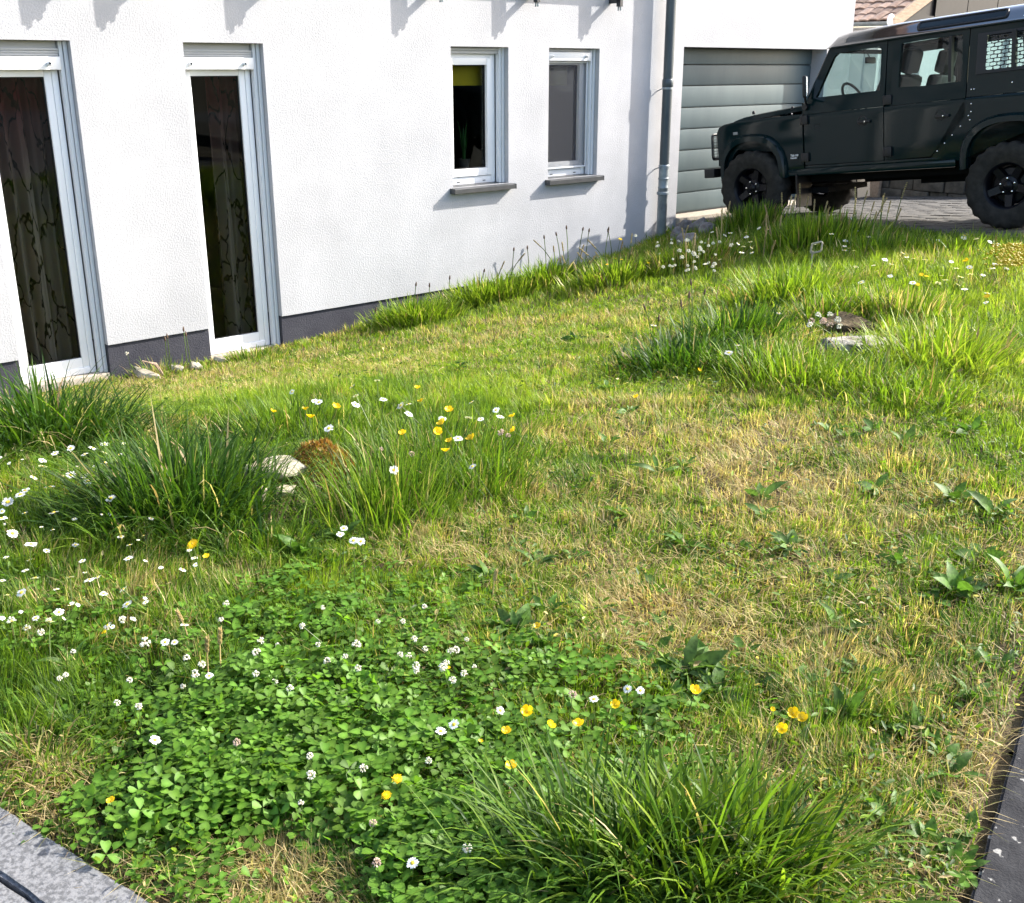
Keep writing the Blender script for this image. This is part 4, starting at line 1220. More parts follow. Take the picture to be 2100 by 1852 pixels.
def vnoise(x, y, sc, seed):
    r = np.random.default_rng(seed); t = r.random((64, 64))
    X, Y = np.asarray(x)*sc+100, np.asarray(y)*sc+100
    i, j = np.floor(X).astype(int), np.floor(Y).astype(int)
    fx, fy = X-i, Y-j
    fx = fx*fx*(3-2*fx); fy = fy*fy*(3-2*fy)
    g = lambda a, b: t[a % 64, b % 64]
    return (g(i, j)*(1-fx)+g(i+1, j)*fx)*(1-fy) + (g(i, j+1)*(1-fx)+g(i+1, j+1)*fx)*fy

# what grows where: photo position -> dryness, height (m), clover share, yellow-green tone
FIELD = [(100,1640,.7,.045,.3,.4),(30,1600,.9,.05,0,.3),(300,1800,.75,.03,.4,.3),(600,1830,.8,.05,.3,.4),(250,1700,.3,.04,.9,.2),(450,1600,.0,.045,1,.1),(700,1550,0,.045,1,.1),(850,1720,.05,.05,1,.2),(950,1780,.1,.05,1,.3),(550,1450,0,.05,.95,.3),
 (300,1400,.05,.07,.55,.3),(900,1400,.1,.06,.7,.4),(100,1450,.1,.10,.45,.4),(200,1250,.08,.07,.6,.5),(600,1250,.08,.06,.65,.6),(900,1250,.25,.055,.45,.6),(100,1100,.05,.08,.35,.5),(100,980,.05,.07,.35,.6),(300,930,.1,.08,.2,.4),
 (400,1180,.2,.07,.2,.5),(1100,1400,.15,.055,.65,.5),(1100,1250,.35,.05,.3,.6),(1300,1450,.25,.05,.45,.6),(1400,1300,.95,.045,0,.8),(1480,1280,1,.04,0,.9),(1250,1180,.75,.05,.05,.7),(1500,1180,.75,.045,.05,.7),(1600,1300,.7,.05,.05,.7),
 (1750,1350,.5,.055,.1,.6),(1650,1450,.35,.055,.3,.5),(1850,1450,.3,.07,.25,.5),(2000,1350,.35,.06,.15,.5),(1950,1600,.75,.05,.1,.6),(1850,1750,.7,.045,.2,.5),(1750,1600,.55,.05,.15,.5),(2030,1560,.9,.04,0,.7),(1600,990,.9,.045,0,.9),(1550,930,.85,.045,0,.9),
 (1400,900,.6,.045,0,.9),(1300,870,.5,.045,0,.9),(1100,1050,.5,.05,.05,.7),(1000,1100,.65,.05,0,.8),(1750,950,.6,.05,0,.8),(1900,950,.4,.06,.05,.7),(2050,900,.25,.07,.1,.7),(1900,850,.3,.06,.05,.8),(1700,830,.45,.055,0,.8),(1400,790,.3,.05,0,.9),
 (1200,760,.25,.05,0,.9),(1000,740,.35,.05,0,.9),(800,720,.4,.05,0,.9),(600,760,.4,.05,0,.9),(450,760,.5,.05,0,.8),(350,780,.6,.045,0,.8),(1300,620,.35,.05,0,.95),(1100,660,.4,.05,0,.95),(1500,610,.3,.055,0,.9),(1700,560,.05,.11,.1,.9),(1900,560,.05,.10,.1,.95),
 (2050,600,.05,.10,.05,1),(2050,750,.1,.09,.05,1),(1600,490,.0,.16,0,.5),(1800,490,0,.09,0,.6),(1400,520,.15,.11,0,.8),(1200,560,.15,.08,0,.9),(900,880,.05,.11,0,.6),(700,830,.1,.10,0,.6),(900,1000,.1,.13,0,.6),(1150,950,.3,.06,0,.7),(1250,1080,.45,.05,.05,.6)]
FP = np.array([[*at(u, v)[:2]] for u, v, *_ in FIELD]); FVv = np.array([f[2:] for f in FIELD])
def field(x, y):
    out = np.zeros((len(x), 4)); ws = np.zeros(len(x))
    for p, f in zip(FP, FVv):
        d2 = ((x-p[0])**2+(y-p[1])**2) / (.25+.045*(p[0]**2+p[1]**2))
        w = 1/(d2**1.8+1e-4)
        out += w[:, None]*f; ws += w
    return out/ws[:, None]
# bare or specially covered spots: stone hollows
BARE = [(1775, 715, .26), (1745, 675, .16), (565, 1000, .14), (665, 990, .21)]
BP = [(at(u, v), r) for u, v, r in BARE]

def mesh_arrays(name, V, loops, sizes, tint, mat, kind='stuff', smooth=True):
    me = bpy.data.meshes.new(name)
    me.vertices.add(len(V)); me.vertices.foreach_set('co', np.ascontiguousarray(V, np.float32).ravel())
    me.loops.add(len(loops)); me.loops.foreach_set('vertex_index', loops.astype(np.int32))
    st = np.concatenate([[0], np.cumsum(sizes)[:-1]]).astype(np.int32)
    me.polygons.add(len(sizes)); me.polygons.foreach_set('loop_start', st)
    if smooth: me.polygons.foreach_set('use_smooth', np.ones(len(sizes), bool))
    me.materials.append(mat)
    me.update(calc_edges=True)
    a = me.attributes.new('tint', 'FLOAT_COLOR', 'POINT')
    c = np.ones((len(V), 4), np.float32); c[:, :3] = tint
    a.data.foreach_set('color', c.ravel())
    o = bpy.data.objects.new(name, me); COL.objects.link(o)
    if kind: o['kind'] = kind
    return o
def blades(P, L, W, az, lean, droop, tint, segs, face=None, w0=.8):
    """N curved tapering blades; P (N,3) roots, az lean azimuth, lean horizontal reach / L, droop how far the tip falls"""
    N = len(P)
    t = np.linspace(0, 1, segs+1)
    dx, dy = np.cos(az), np.sin(az)
    fa = az+np.pi/2+RNG.normal(0, .5, N) if face is None else face
    sx, sy = np.cos(fa), np.sin(fa)
    V = np.zeros((N, 2*segs+1, 3))
    for i, tt in enumerate(t):
        r = lean*L*tt**1.5
        z = L*(np.sqrt(np.clip(1-(lean*.75)**2, .05, 1))*tt - droop*tt**3)
        c = P + np.stack([dx*r, dy*r, z], 1)
        if i < segs:
            w = W*(w0 if i == 0 else 1.0)*(1-tt**2.2)*.5
            V[:, 2*i] = c + np.stack([sx*w, sy*w, 0*w], 1); V[:, 2*i+1] = c - np.stack([sx*w, sy*w, 0*w], 1)
        else: V[:, 2*segs] = c
    nv = 2*segs+1
    base = np.arange(N)*nv
    lp = []
    for i in range(segs-1): lp.append(np.stack([base+2*i, base+2*i+1, base+2*i+3, base+2*i+2], 1))
    tri = np.stack([base+2*segs-2, base+2*segs-1, base+2*segs], 1)
    if lp:
        loops = np.concatenate([np.concatenate(lp, 1), tri], 1).ravel()
        sizes = np.tile(np.array([4]*(segs-1)+[3]), N)
    else:
        loops = tri.ravel(); sizes = np.full(N, 3)
    return V.reshape(-1, 3), loops, sizes, np.repeat(tint, nv, 0)
def lerp(a, b, t): return a + (b-a)*t
GREENS = np.array([[.030, .078, .010], [.110, .200, .016], [.195, .290, .022], [.285, .350, .045]])
STRAW = np.array([[.42, .32, .16], [.60, .48, .25], [.52, .43, .18], [.36, .25, .12]])
def tints(n, dry, tone, dark=0.0):
    g = np.clip(tone*2.2 + RNG.normal(0, .55, n), 0, 2.999)
    i = g.astype(int); f = (g-i)[:, None]
    col = GREENS[i]*(1-f)+GREENS[i+1]*f
    s = STRAW[RNG.integers(0, 4, n)] * RNG.uniform(.7, 1.15, (n, 1))
    k = RNG.random(n) < dry
    half = (RNG.random(n) < .25)
    col = np.where(k[:, None], np.where(half[:, None], .5*(s+col), s), col)
    return col * RNG.uniform(.62, 1.25, (n, 1)) * (1-dark)

# short lawn grass: about a third of a million blades, thinning and widening with distance
def sample(n, rmin, rmax, p):
    u = RNG.random(n); az = radians(-33) + RNG.random(n)*radians(66)
    if p == 2: r = rmin*(rmax/rmin)**u
    else:
        q = 2-p; r = (rmin**q + u*(rmax**q-rmin**q))**(1/q)
    return r*np.sin(az), r*np.cos(az), r
def grow(n, rmin, rmax, p, hs=1.0, keepf=None):
    x, y, r = sample(n, rmin, rmax, p)
    k = in_lawn(x, y)
    x, y, r = x[k], y[k], r[k]
    f = field(x, y)
    n1 = vnoise(x, y, 3.1, 1); n2 = vnoise(x, y, 9.0, 2); n3 = vnoise(x, y, 1.3, 3); n4 = vnoise(x, y, 22.0, 4)
    dry = np.clip(f[:, 0]*1.05 + (n1-.5)*.8 + (n2-.5)*.75 + (n4-.5)*.3 - .13, 0, 1)
    tone = np.clip(f[:, 3] + (n3-.5)*.5 + (n2-.5)*.35, 0, 1.2)
    n5 = vnoise(x, y, 11.0, 5)*.6+vnoise(x, y, 5.0, 6)*.4
    tone = np.clip(tone + (n5-.5)*.7, 0, 1.25)
    ht = f[:, 1]*1.08*(.8+.4*n1)*(.62+.76*n5)*(.8+.4*n4)
    for q, rad in BP:
        w_ = Vector((q.x, q.y)).normalized(); al = -((x-q.x)*w_.x+(y-q.y)*w_.y); la = np.abs((x-q.x)*w_.y-(y-q.y)*w_.x)
        ht = np.where((la < rad*1.1) & (al > -rad) & (al < .5), ht*.45, ht)
    dens = 1 - .66*np.clip(f[:, 2]-.15, 0, 1)
    dens *= np.where(dry > .75, .72, 1.0)
    dens *= np.clip(.10+1.7*n4 + .35*(1-dry) + .5*(n2-.4), .06, 1)
    dens = np.minimum(dens*1.15, 1)
    for q, rad in BP: dens *= np.clip(((x-q.x)**2+(y-q.y)**2)/rad**2-.3, 0, 1)
    # thin, earthy margin along the kerbs
    eL = KLd[0]*(y-KL0[1]) - KLd[1]*(x-KL0[0]); eR = KRd[0]*(y-KR0[1]) - KRd[1]*(x-KR0[0])
    dens *= np.clip(np.minimum(eL/.18, eR/.26), .07, 1)
    k = RNG.random(len(x)) < dens
    return [q[k] for q in (x, y, r, dry, tone, ht)]
def lawn_patch(n, rmin, rmax, p, segs, name):
    x, y, r, dry, tone, ht = grow(n, rmin, rmax, p)
    N = len(x)
    P = np.stack([x, y, gz(x, y)-.012], 1)
    L = ht*RNG.uniform(.55, 1.25, N)
    W = (.0024+.00055*r)*RNG.uniform(.6, 1.25, N)
    clump = vnoise(x, y, 7.0, 8)*2*pi*2
    az = clump + RNG.normal(0, .6, N)
    dl = RNG.random(N) < dry*.45
    lean = np.where(dl, RNG.uniform(.7, 1.15, N), np.abs(RNG.normal(.42, .30, N)))
    L = np.where(dl, L*1.15, L)
    o = mesh_arrays(name, *blades(P, L, W, az, lean, np.where(dl, .15, .08), tints(N, dry, tone), segs), m_grass)
    return N
n_lawn = lawn_patch(300000, 1.45, 5.2, 2, 2, 'grass') + lawn_patch(330000, 5.1, 15.5, 2, 2, 'grass')
# dead thatch lying between the blades
x, y, r = sample(60000, 1.45, 9, 2); k = in_lawn(x, y); x, y, r = x[k], y[k], r[k]
f = field(x, y); k = RNG.random(len(x)) < np.clip(f[:, 0]*1.1+.12, 0, 1)*(1-.7*f[:, 2]); x, y, r = x[k], y[k], r[k]; N = len(x)
mesh_arrays('dead_thatch', *blades(np.stack([x, y, gz(x, y)+RNG.uniform(.0, .018, N)], 1), RNG.uniform(.025, .08, N), (.0016+.0005*r), RNG.uniform(0, 2*pi, N), np.full(N, 1.2), np.full(N, .16), tints(N, np.ones(N), np.ones(N)), 2), m_grass)

# clover: three-leaflet leaves on stalks
def stamp(tv, tf, R, T, S):
    V = np.einsum('nij,kj->nki', R, tv)*S[:, None, None] + T[:, None, :]
    n, k = len(T), len(tv)
    base = (np.arange(n)*k)
    loops = np.concatenate([np.asarray(f)[None, :] + base[:, None] for f in tf], 1).ravel()
    sizes = np.tile(np.array([len(f) for f in tf]), n)
    return V.reshape(-1, 3), loops, sizes
def rots(n, tilt, az=None):
    a = RNG.uniform(0, 2*pi, n) if az is None else az
    b = np.abs(RNG.normal(0, tilt, n)); c = RNG.uniform(0, 2*pi, n)
    ca, sa, cb_, sb, cc, sc = np.cos(a), np.sin(a), np.cos(b), np.sin(b), np.cos(c), np.sin(c)
    Z = np.zeros_like(a); O = np.ones_like(a)
    Rz = np.stack([ca, -sa, Z, sa, ca, Z, Z, Z, O], 1).reshape(-1, 3, 3)
    Rx = np.stack([O, Z, Z, Z, cb_, -sb, Z, sb, cb_], 1).reshape(-1, 3, 3)
    Rc = np.stack([cc, -sc, Z, sc, cc, Z, Z, Z, O], 1).reshape(-1, 3, 3)
    return np.einsum('nij,njk,nkl->nil', Rc, Rx, Rz)
tv, tf, tcol = [], [], []
for k in range(3):
    a = 2*pi*k/3
    ca, sa = cos(a), sin(a)
    # leaflet along +x: folded along its midrib, heart-shaped tip
    pts = [(.06, 0, 0), (.45, .30, .07), (.85, .44, .12), (1.12, .30, .10), (1.06, 0, .02), (1.12, -.30, .10), (.85, -.44, .12), (.45, -.30, .07), (.60, 0, .0)]
    o_ = len(tv)
    for px_, py_, pz_ in pts: tv.append((px_*ca-py_*sa, px_*sa+py_*ca, pz_ + .10*px_*(1.2-px_)))
    tcol += [1.0, .95, 1, 1, 1.1, 1, 1, .95, 1.45]
    tf += [(o_, o_+1, o_+8), (o_+1, o_+2, o_+8), (o_+2, o_+3, o_+4, o_+8), (o_+4, o_+5, o_+6, o_+8), (o_+6, o_+7, o_+8), (o_+7, o_, o_+8)]
o_ = len(tv); tv += [(-.02, 0, 0), (.03, 0, 0), (.05, .02, -4.0)]; tcol += [1.1]*3; tf.append((o_, o_+1, o_+2))
tv = np.array(tv)
x, y, r = sample(90000, 1.45, 8.5, 2.6); k = in_lawn(x, y); x, y, r = x[k], y[k], r[k]
f = field(x, y)
cl = np.clip((f[:, 2]-.10)*1.25, 0, 1)**1.6
k = RNG.random(len(x)) < cl*(.35+1.0*vnoise(x, y, 6, 21))*.46
eL = KLd[0]*(y-KL0[1]) - KLd[1]*(x-KL0[0])
k &= RNG.random(len(x)) < np.clip(eL/.12, .15, 1)
x, y, r, cl = x[k], y[k], r[k], cl[k]; N = len(x)
hh = (.016+.046*cl)*RNG.uniform(.45, 1.25, N)
S = RNG.uniform(.011, .026, N)*(1+.03*r)
V, lo_, sz_ = stamp(tv, tf, rots(N, .42), np.stack([x, y, gz(x, y)+hh], 1), S)
ct = np.array([.074, .162, .018])[None]*RNG.uniform(.65, 1.5, (N, 1))*np.array([1, 1, 1])[None] + np.array([.02, .02, 0])[None]*RNG.random((N, 1))
mesh_arrays('clover', V, lo_, sz_, np.repeat(ct, len(tv), 0)*np.tile(np.array(tcol), N)[:, None], m_grass, smooth=False)
# small oval weed leaves mixed through the rest of the turf
tv2 = np.array([(0, 0, 0), (.5, .24, .10), (1.0, .20, .16), (1.35, 0, .05), (1.0, -.20, .16), (.5, -.24, .10), (.7, 0, .04)])
tf2 = [(0, 1, 6), (1, 2, 6), (2, 3, 6), (3, 4, 6), (4, 5, 6), (5, 0, 6)]
x, y, r = sample(110000, 1.45, 9, 2.2); k = in_lawn(x, y); x, y, r = x[k], y[k], r[k]
f = field(x, y)
k = RNG.random(len(x)) < np.clip(vnoise(x, y, 4, 31)-.36, 0, 1)*1.15*(1-.45*f[:, 0]); x, y, r = x[k], y[k], r[k]; N = len(x)
V, lo_, sz_ = stamp(tv2, tf2, rots(N, .6), np.stack([x, y, gz(x, y)+RNG.uniform(.008, .05, N)], 1), RNG.uniform(.008, .020, N)*(1+.05*r))
mesh_arrays('ground_cover', V, lo_, sz_, np.repeat(tints(N, np.full(N, .04), np.full(N, .35)), len(tv2), 0), m_grass, smooth=False)

# ---- tall tufts, each a plant of its own
TUFTS = [
 # u, v base; radius x, y (m); blades; length; width; lean; droop; tone; dryness; label
 (95, 905, .50, .34, 1700, .46, .0075, .62, .30, .03, .02, 'dark green arching grass tuft in front of the nearest tall window'),
 (375, 1060, .36, .34, 2100, .44, .0065, .50, .22, .02, .01, 'dark green upright grass tuft between the daisies and the mossy stone'),
 (540, 1130, .28, .18, 420, .2, .0050, .62, .25, .25, .05, 'low spreading grass tuft below the mossy limestone'),
 (790, 1050, .28, .26, 1200, .30, .0040, .35, .10, .40, .08, 'pale green fine grass tuft right behind the mossy limestone'),
 (900, 960, .45, .34, 1500, .24, .0045, .38, .12, .34, .04, 'broad green grass patch full of buttercups in the middle of the lawn'),
 (620, 880, .40, .25, 900, .22, .0045, .42, .15, .42, .05, 'thin grass patch with white daisies behind the dark tuft'),
 (1000, 1010, .20, .18, 600, .24, .0045, .45, .16, .35, .06, 'grass tuft at the end of the buttercup patch beside the dry lawn'),
 (1215, 1795, .24, .15, 900, .31, .0058, .58, .24, .16, .02, 'arching bright grass tuft at the bottom edge, its long blades curling toward the clover'),
 (1440, 1800, .27, .17, 1350, .29, .0078, .50, .18, .40, .02, 'bright broad bladed grass tuft at the bottom edge of the lawn'),
 (1590, 1800, .12, .13, 460, .21, .0070, .75, .30, .15, .03, 'blue green grass tuft leaning toward the dark edging stone'),
 (75, 1560, .12, .16, 330, .17, .0050, .70, .24, .45, .20, 'straggly grass tuft at the meadow edge above the granite kerb'),
 (1400, 750, .42, .32, 1100, .26, .0085, .55, .20, .02, .02, 'dark green grass tuft in front of the pale flat stone, farthest from the edging'),
 (1510, 690, .40, .34, 900, .30, .0075, .50, .20, .22, .03, 'green grass tuft with nodding blades behind the dark one near the pale flat stone'),
 (1560, 760, .30, .24, 800, .24, .0065, .45, .16, .45, .08, 'mixed green grass between the dark and the yellow green tufts by the flat stone'),
 (1690, 655, .22, .16, 500, .26, .0065, .42, .14, .55, .15, 'grass growing over the shoulder of the bare earth hollow'),
 (1770, 640, .30, .14, 700, .24, .0065, .40, .10, .75, .12, 'light grass hanging over the back of the bare earth hollow'),
 (1880, 825, .40, .24, 700, .20, .0060, .50, .18, .75, .12, 'low yellow green grass at the lawn side of the sunlit tuft'),
 (1640, 785, .36, .28, 1100, .26, .0060, .40, .14, .72, .10, 'yellow green grass tuft directly before the pale flat stone'),
 (1790, 800, .36, .25, 900, .22, .0060, .45, .18, .72, .10, 'yellow green grass tuft under the front edge of the pale flat stone'),
 (1920, 745, .45, .36, 1300, .32, .0075, .50, .18, .95, .08, 'light green sunlit grass tuft beside the pale flat stone toward the edging'),
 (1850, 650, .30, .22, 700, .26, .0065, .35, .12, .70, .30, 'upright brownish grass tuft behind the earth hollow of the pale flat stone'),
 (1620, 610, .45, .35, 1000, .32, .0085, .42, .16, .85, .05, 'tall light green grass tuft between the daisies and the pale flat stone'),
 (850, 662, .42, .26, 2000, .30, .0075, .42, .14, .75, .05, 'bright tall grass strip against the plinth beside the second tall window'),
 (1000, 622, .50, .24, 2300, .32, .0080, .40, .12, .80, .05, 'bright tall grass strip under the yellow blind window'),
 (1120, 592, .40, .22, 1700, .33, .0085, .40, .12, .75, .05, 'bright tall grass strip under the fly screen window'),
 (1260, 580, .45, .30, 1700, .29, .0085, .42, .15, .85, .10, 'tall grass strip toward the downpipe standpipe'),
 (1420, 545, .55, .32, 1900, .28, .0085, .35, .12, .72, .22, 'tall grass with dry stalks beside the downpipe'),
 (1540, 480, .36, .22, 1500, .36, .0090, .22, .04, .45, .08, 'tall dark grass in front of the near front wheel'),
 (1680, 512, .50, .32, 2000, .38, .0090, .25, .06, .50, .08, 'tall upright grass in front of the car door'),
 (1810, 520, .50, .25, 900, .22, .0090, .30, .08, .50, .03, 'shaded grass along the driveway edge under the rear door'),
 (1960, 520, .45, .25, 700, .18, .0090, .35, .08, .90, .03, 'sunlit grass along the driveway edge before the rear wheel'),
 (330, 765, .30, .12, 260, .17, .0055, .55, .15, .55, .30, 'scraggy grass at the plinth between the two tall windows'),
 (520, 735, .30, .12, 420, .15, .0060, .50, .14, .55, .20, 'weedy grass at the foot of the second tall window'),
]
def tuft(u, v, rx, ry, n, L, W, lean, droop, tone, dry, label):
    n = int(n*.66); W = W*1.6; L = L*1.15; lean *= 1.12; droop *= 1.25
    c = at(u, v)
    d = float(c.y)
    q = np.sqrt(RNG.random(n))*1.0; a = RNG.uniform(0, 2*pi, n)
    q = q*(.55+.45*RNG.random(n))
    strag = RNG.random(n) < .28; q = np.where(strag, RNG.uniform(.7, 1.22, n), q)
    x, y = c.x+rx*q*np.cos(a), c.y+ry*q*np.sin(a)
    k = ((NV[0]*x+NV[1]*y) > -WALL_D+.03) & in_lawn(x, y)
    x, y, q, a = x[k], y[k], q[k], a[k]; N = len(x)
    P = np.stack([x, y, gz(x, y)-.01], 1)
    az = a + RNG.normal(0, .8, N)
    LL = L*RNG.uniform(.35, 1.05, N)*np.clip(1.05-.30*q-.30*np.clip(q-.9, 0, 1), .3, 2)
    le = np.clip(lean*(.35+.95*np.minimum(q, 1))+RNG.normal(0, .14, N), .02, 1.15)
    tn = tints(N, np.clip(dry+.01+.06*np.clip(q-.6, 0, 1), 0, 1), np.clip(tone+.25*(q-.5), 0, 1.2))
    V, lo_, sz_, tt = blades(P, LL, W*RNG.uniform(.55, 1.15, N)*(.75+.05*d), az, le, np.clip(droop*RNG.uniform(.2, 1.9, N), 0, .7), tn, 5, w0=.65)
    o = mesh_arrays('grass_tuft', V-np.array(c), lo_, sz_, tt, m_tuft, kind=None)
    o.location = c
    tag(o, label, 'grass tuft', 'tall grass tufts around the lawn')
    return o
for t_ in TUFTS: tuft(*t_)

# ---- flowers
def flower_parts(kind, rnd):
    """petals, disc, stem builders; head radius 1, stem 9 long, head facing +z"""
    pet, dis, stm = MB(), MB(), MB()
    if kind == 'daisy':
        n = 15
        for k in range(n):
            a = 2*pi*k/n + rnd.uniform(-.1, .1); l = rnd.uniform(.85, 1.05); w = .19; z = rnd.uniform(-.05, .18)
            ca, sa = cos(a), sin(a)
            P = [(.25, -.08, .05), (.25, .08, .05), (l*.75, w, z*.8+.02), (l, .06, z), (l, -.06, z), (l*.75, -w, z*.8+.02)]
            pet.add([(x*ca-y*sa, x*sa+y*ca, z_) for x, y, z_ in P], [(0, 1, 2, 5), (5, 2, 3, 4)])
        dis.lathe([(.0001, .24), (.2, .22), (.33, .12), (.36, 0)], 12)
    elif kind == 'buttercup':
        for k in range(5):
            a = 2*pi*k/5; ca, sa = cos(a), sin(a)
            P = [(.1, 0, 0), (.45, -.42, .28), (.45, .42, .28), (.85, -.50, .62), (.92, 0, .58), (.85, .50, .62), (1.02, -.22, .80), (1.02, .22, .80)]
            pet.add([(x*ca-y*sa, x*sa+y*ca, z_) for x, y, z_ in P], [(0, 1, 4, 2), (1, 3, 6, 4), (4, 7, 5, 2), (4, 6, 7)])
        dis.lathe([(.0001, .34), (.18, .30), (.24, .12), (.2, 0)], 10)
    elif kind == 'dandelion':
        for lay, (rr_, n, z) in enumerate(((1, 18, .05), (.75, 14, .18), (.45, 9, .28))):
            for k in range(n):
                a = 2*pi*(k+.5*lay)/n; ca, sa = cos(a), sin(a); l = rr_*rnd.uniform(.85, 1.1)
                P = [(.05, -.04, z), (.05, .04, z), (l, .09, z+.12), (l, -.09, z+.12)]
                pet.add([(x*ca-y*sa, x*sa+y*ca, z_) for x, y, z_ in P], [(0, 1, 2, 3)])
        dis.lathe([(.0001, .36), (.15, .33), (.2, .2)], 8)
    else:   # clover-like ball of florets
        for k in range(34):
            z = rnd.uniform(-.55, 1); a = rnd.uniform(0, 2*pi); s = sqrt(max(0, 1-z*z))
            d = Vector((s*cos(a), s*sin(a), z))
            T = Matrix.Translation(d*.55+Vector((0, 0, .35))) @ d.to_track_quat('Z', 'Y').to_matrix().to_4x4()
            pet.lathe([(.05, 0), (.16, .25), (.09, .5), (.0001, .42)], 5, 0, T)
        dis.lathe([(.0001, .3), (.3, .2), (.3, -.05), (.0001, -.15)], 8)
    b = rnd.uniform(-.8, .8)
    stm.tube([(b*1.2, .3*b, -9), (b*.7, .1*b, -5.5), (b*.15, 0, -2), (0, 0, -.05)], [.11, .10, .09, .09], 5, cap=False)
    return pet, dis, stm
FMAT = {'daisy': (m_white, m_disc), 'buttercup': (m_yellow, m_disc), 'dandelion': (m_yellow, m_disc), 'ball': (m_cream, m_pink), 'faded': (m_pink, m_brown), 'cream': (m_cream, m_cream)}
FM = {}
for kind in FMAT:
    shape = {'faded': 'ball', 'cream': 'ball'}.get(kind, kind)
    FM[kind] = []
    for s in range(3):
        rnd = random.Random(s+hash(kind) % 7 if False else s+len(kind)*3)
        p, d, st = flower_parts(shape, rnd)
        one = MB(); one.add(p.v, p.f, 0); one.add(d.v, d.f, 1); one.add(st.v, st.f, 2)
        pm, dm = FMAT[kind]
        FM[kind].append((p.mesh('petals', pm), d.mesh('disc', dm, 60), st.mesh('stem', m_stem, 60), one.mesh(kind, [pm, dm, m_stem])))
FNAME = {'daisy': 'daisy', 'buttercup': 'buttercup', 'dandelion': 'dandelion', 'ball': 'clover_flower', 'faded': 'faded_flower', 'cream': 'umbel_flower'}
FCAT = {'daisy': 'daisy', 'buttercup': 'buttercup', 'dandelion': 'dandelion', 'ball': 'clover flower', 'faded': 'faded flower', 'cream': 'wild flower'}
def flower(kind, u, v, label, group=None, near=False, h=None, rad=None, tilt=None, toward=False):
    h = random.uniform(.07, .11) if h is None else h
    p = at(u, v, h)
    rad = rad or random.uniform(.0095, .0125)
    pm, dm, sm, one = random.choice(FM[kind])
    tl = abs(random.gauss(.35, .22)) if tilt is None else tilt
    aa = random.uniform(0, 2*pi) if not toward else -pi/2+random.gauss(0, .5)
    ax = Vector((-sin(aa), cos(aa), 0))
    R = Matrix.Rotation(tl, 4, ax) @ Matrix.Rotation(random.uniform(0, 6), 4, 'Z')
    if near:
        o = empty(FNAME[kind], mw=Matrix.Translation(p), label=label, cat=FCAT[kind], group=group)
        S = Matrix.Scale(rad, 4)
        inst('petals', pm, o, mw=R @ S); inst('disc', dm, o, mw=R @ S)
        inst('stem', sm, o, mw=Matrix.Rotation(tl*.3, 4, ax) @ Matrix.Diagonal((rad, rad, (h+.02)/9, 1)))
    else:
        o = inst(FNAME[kind], one, mw=Matrix.Translation(p) @ R @ Matrix.Diagonal((rad, rad, rad if h < 9*rad else h/9, 1)))
        o.matrix_world = Matrix.Translation(p) @ Matrix.Rotation(tl, 4, ax) @ Matrix.Rotation(random.uniform(0, 6), 4, 'Z') @ Matrix.Scale(rad, 4)
        tag(o, label, FCAT[kind], group)
    return o
B6 = lambda x, y: (x*.4892, 1200+y*.4892)
B7 = lambda x, y: (1000+x*.5382, 1200+y*.5382)
B5 = lambda x, y: (x*.5382, 680+y*.5382)
B4 = lambda x, y: (1280+x*.4012, 380+y*.4012)
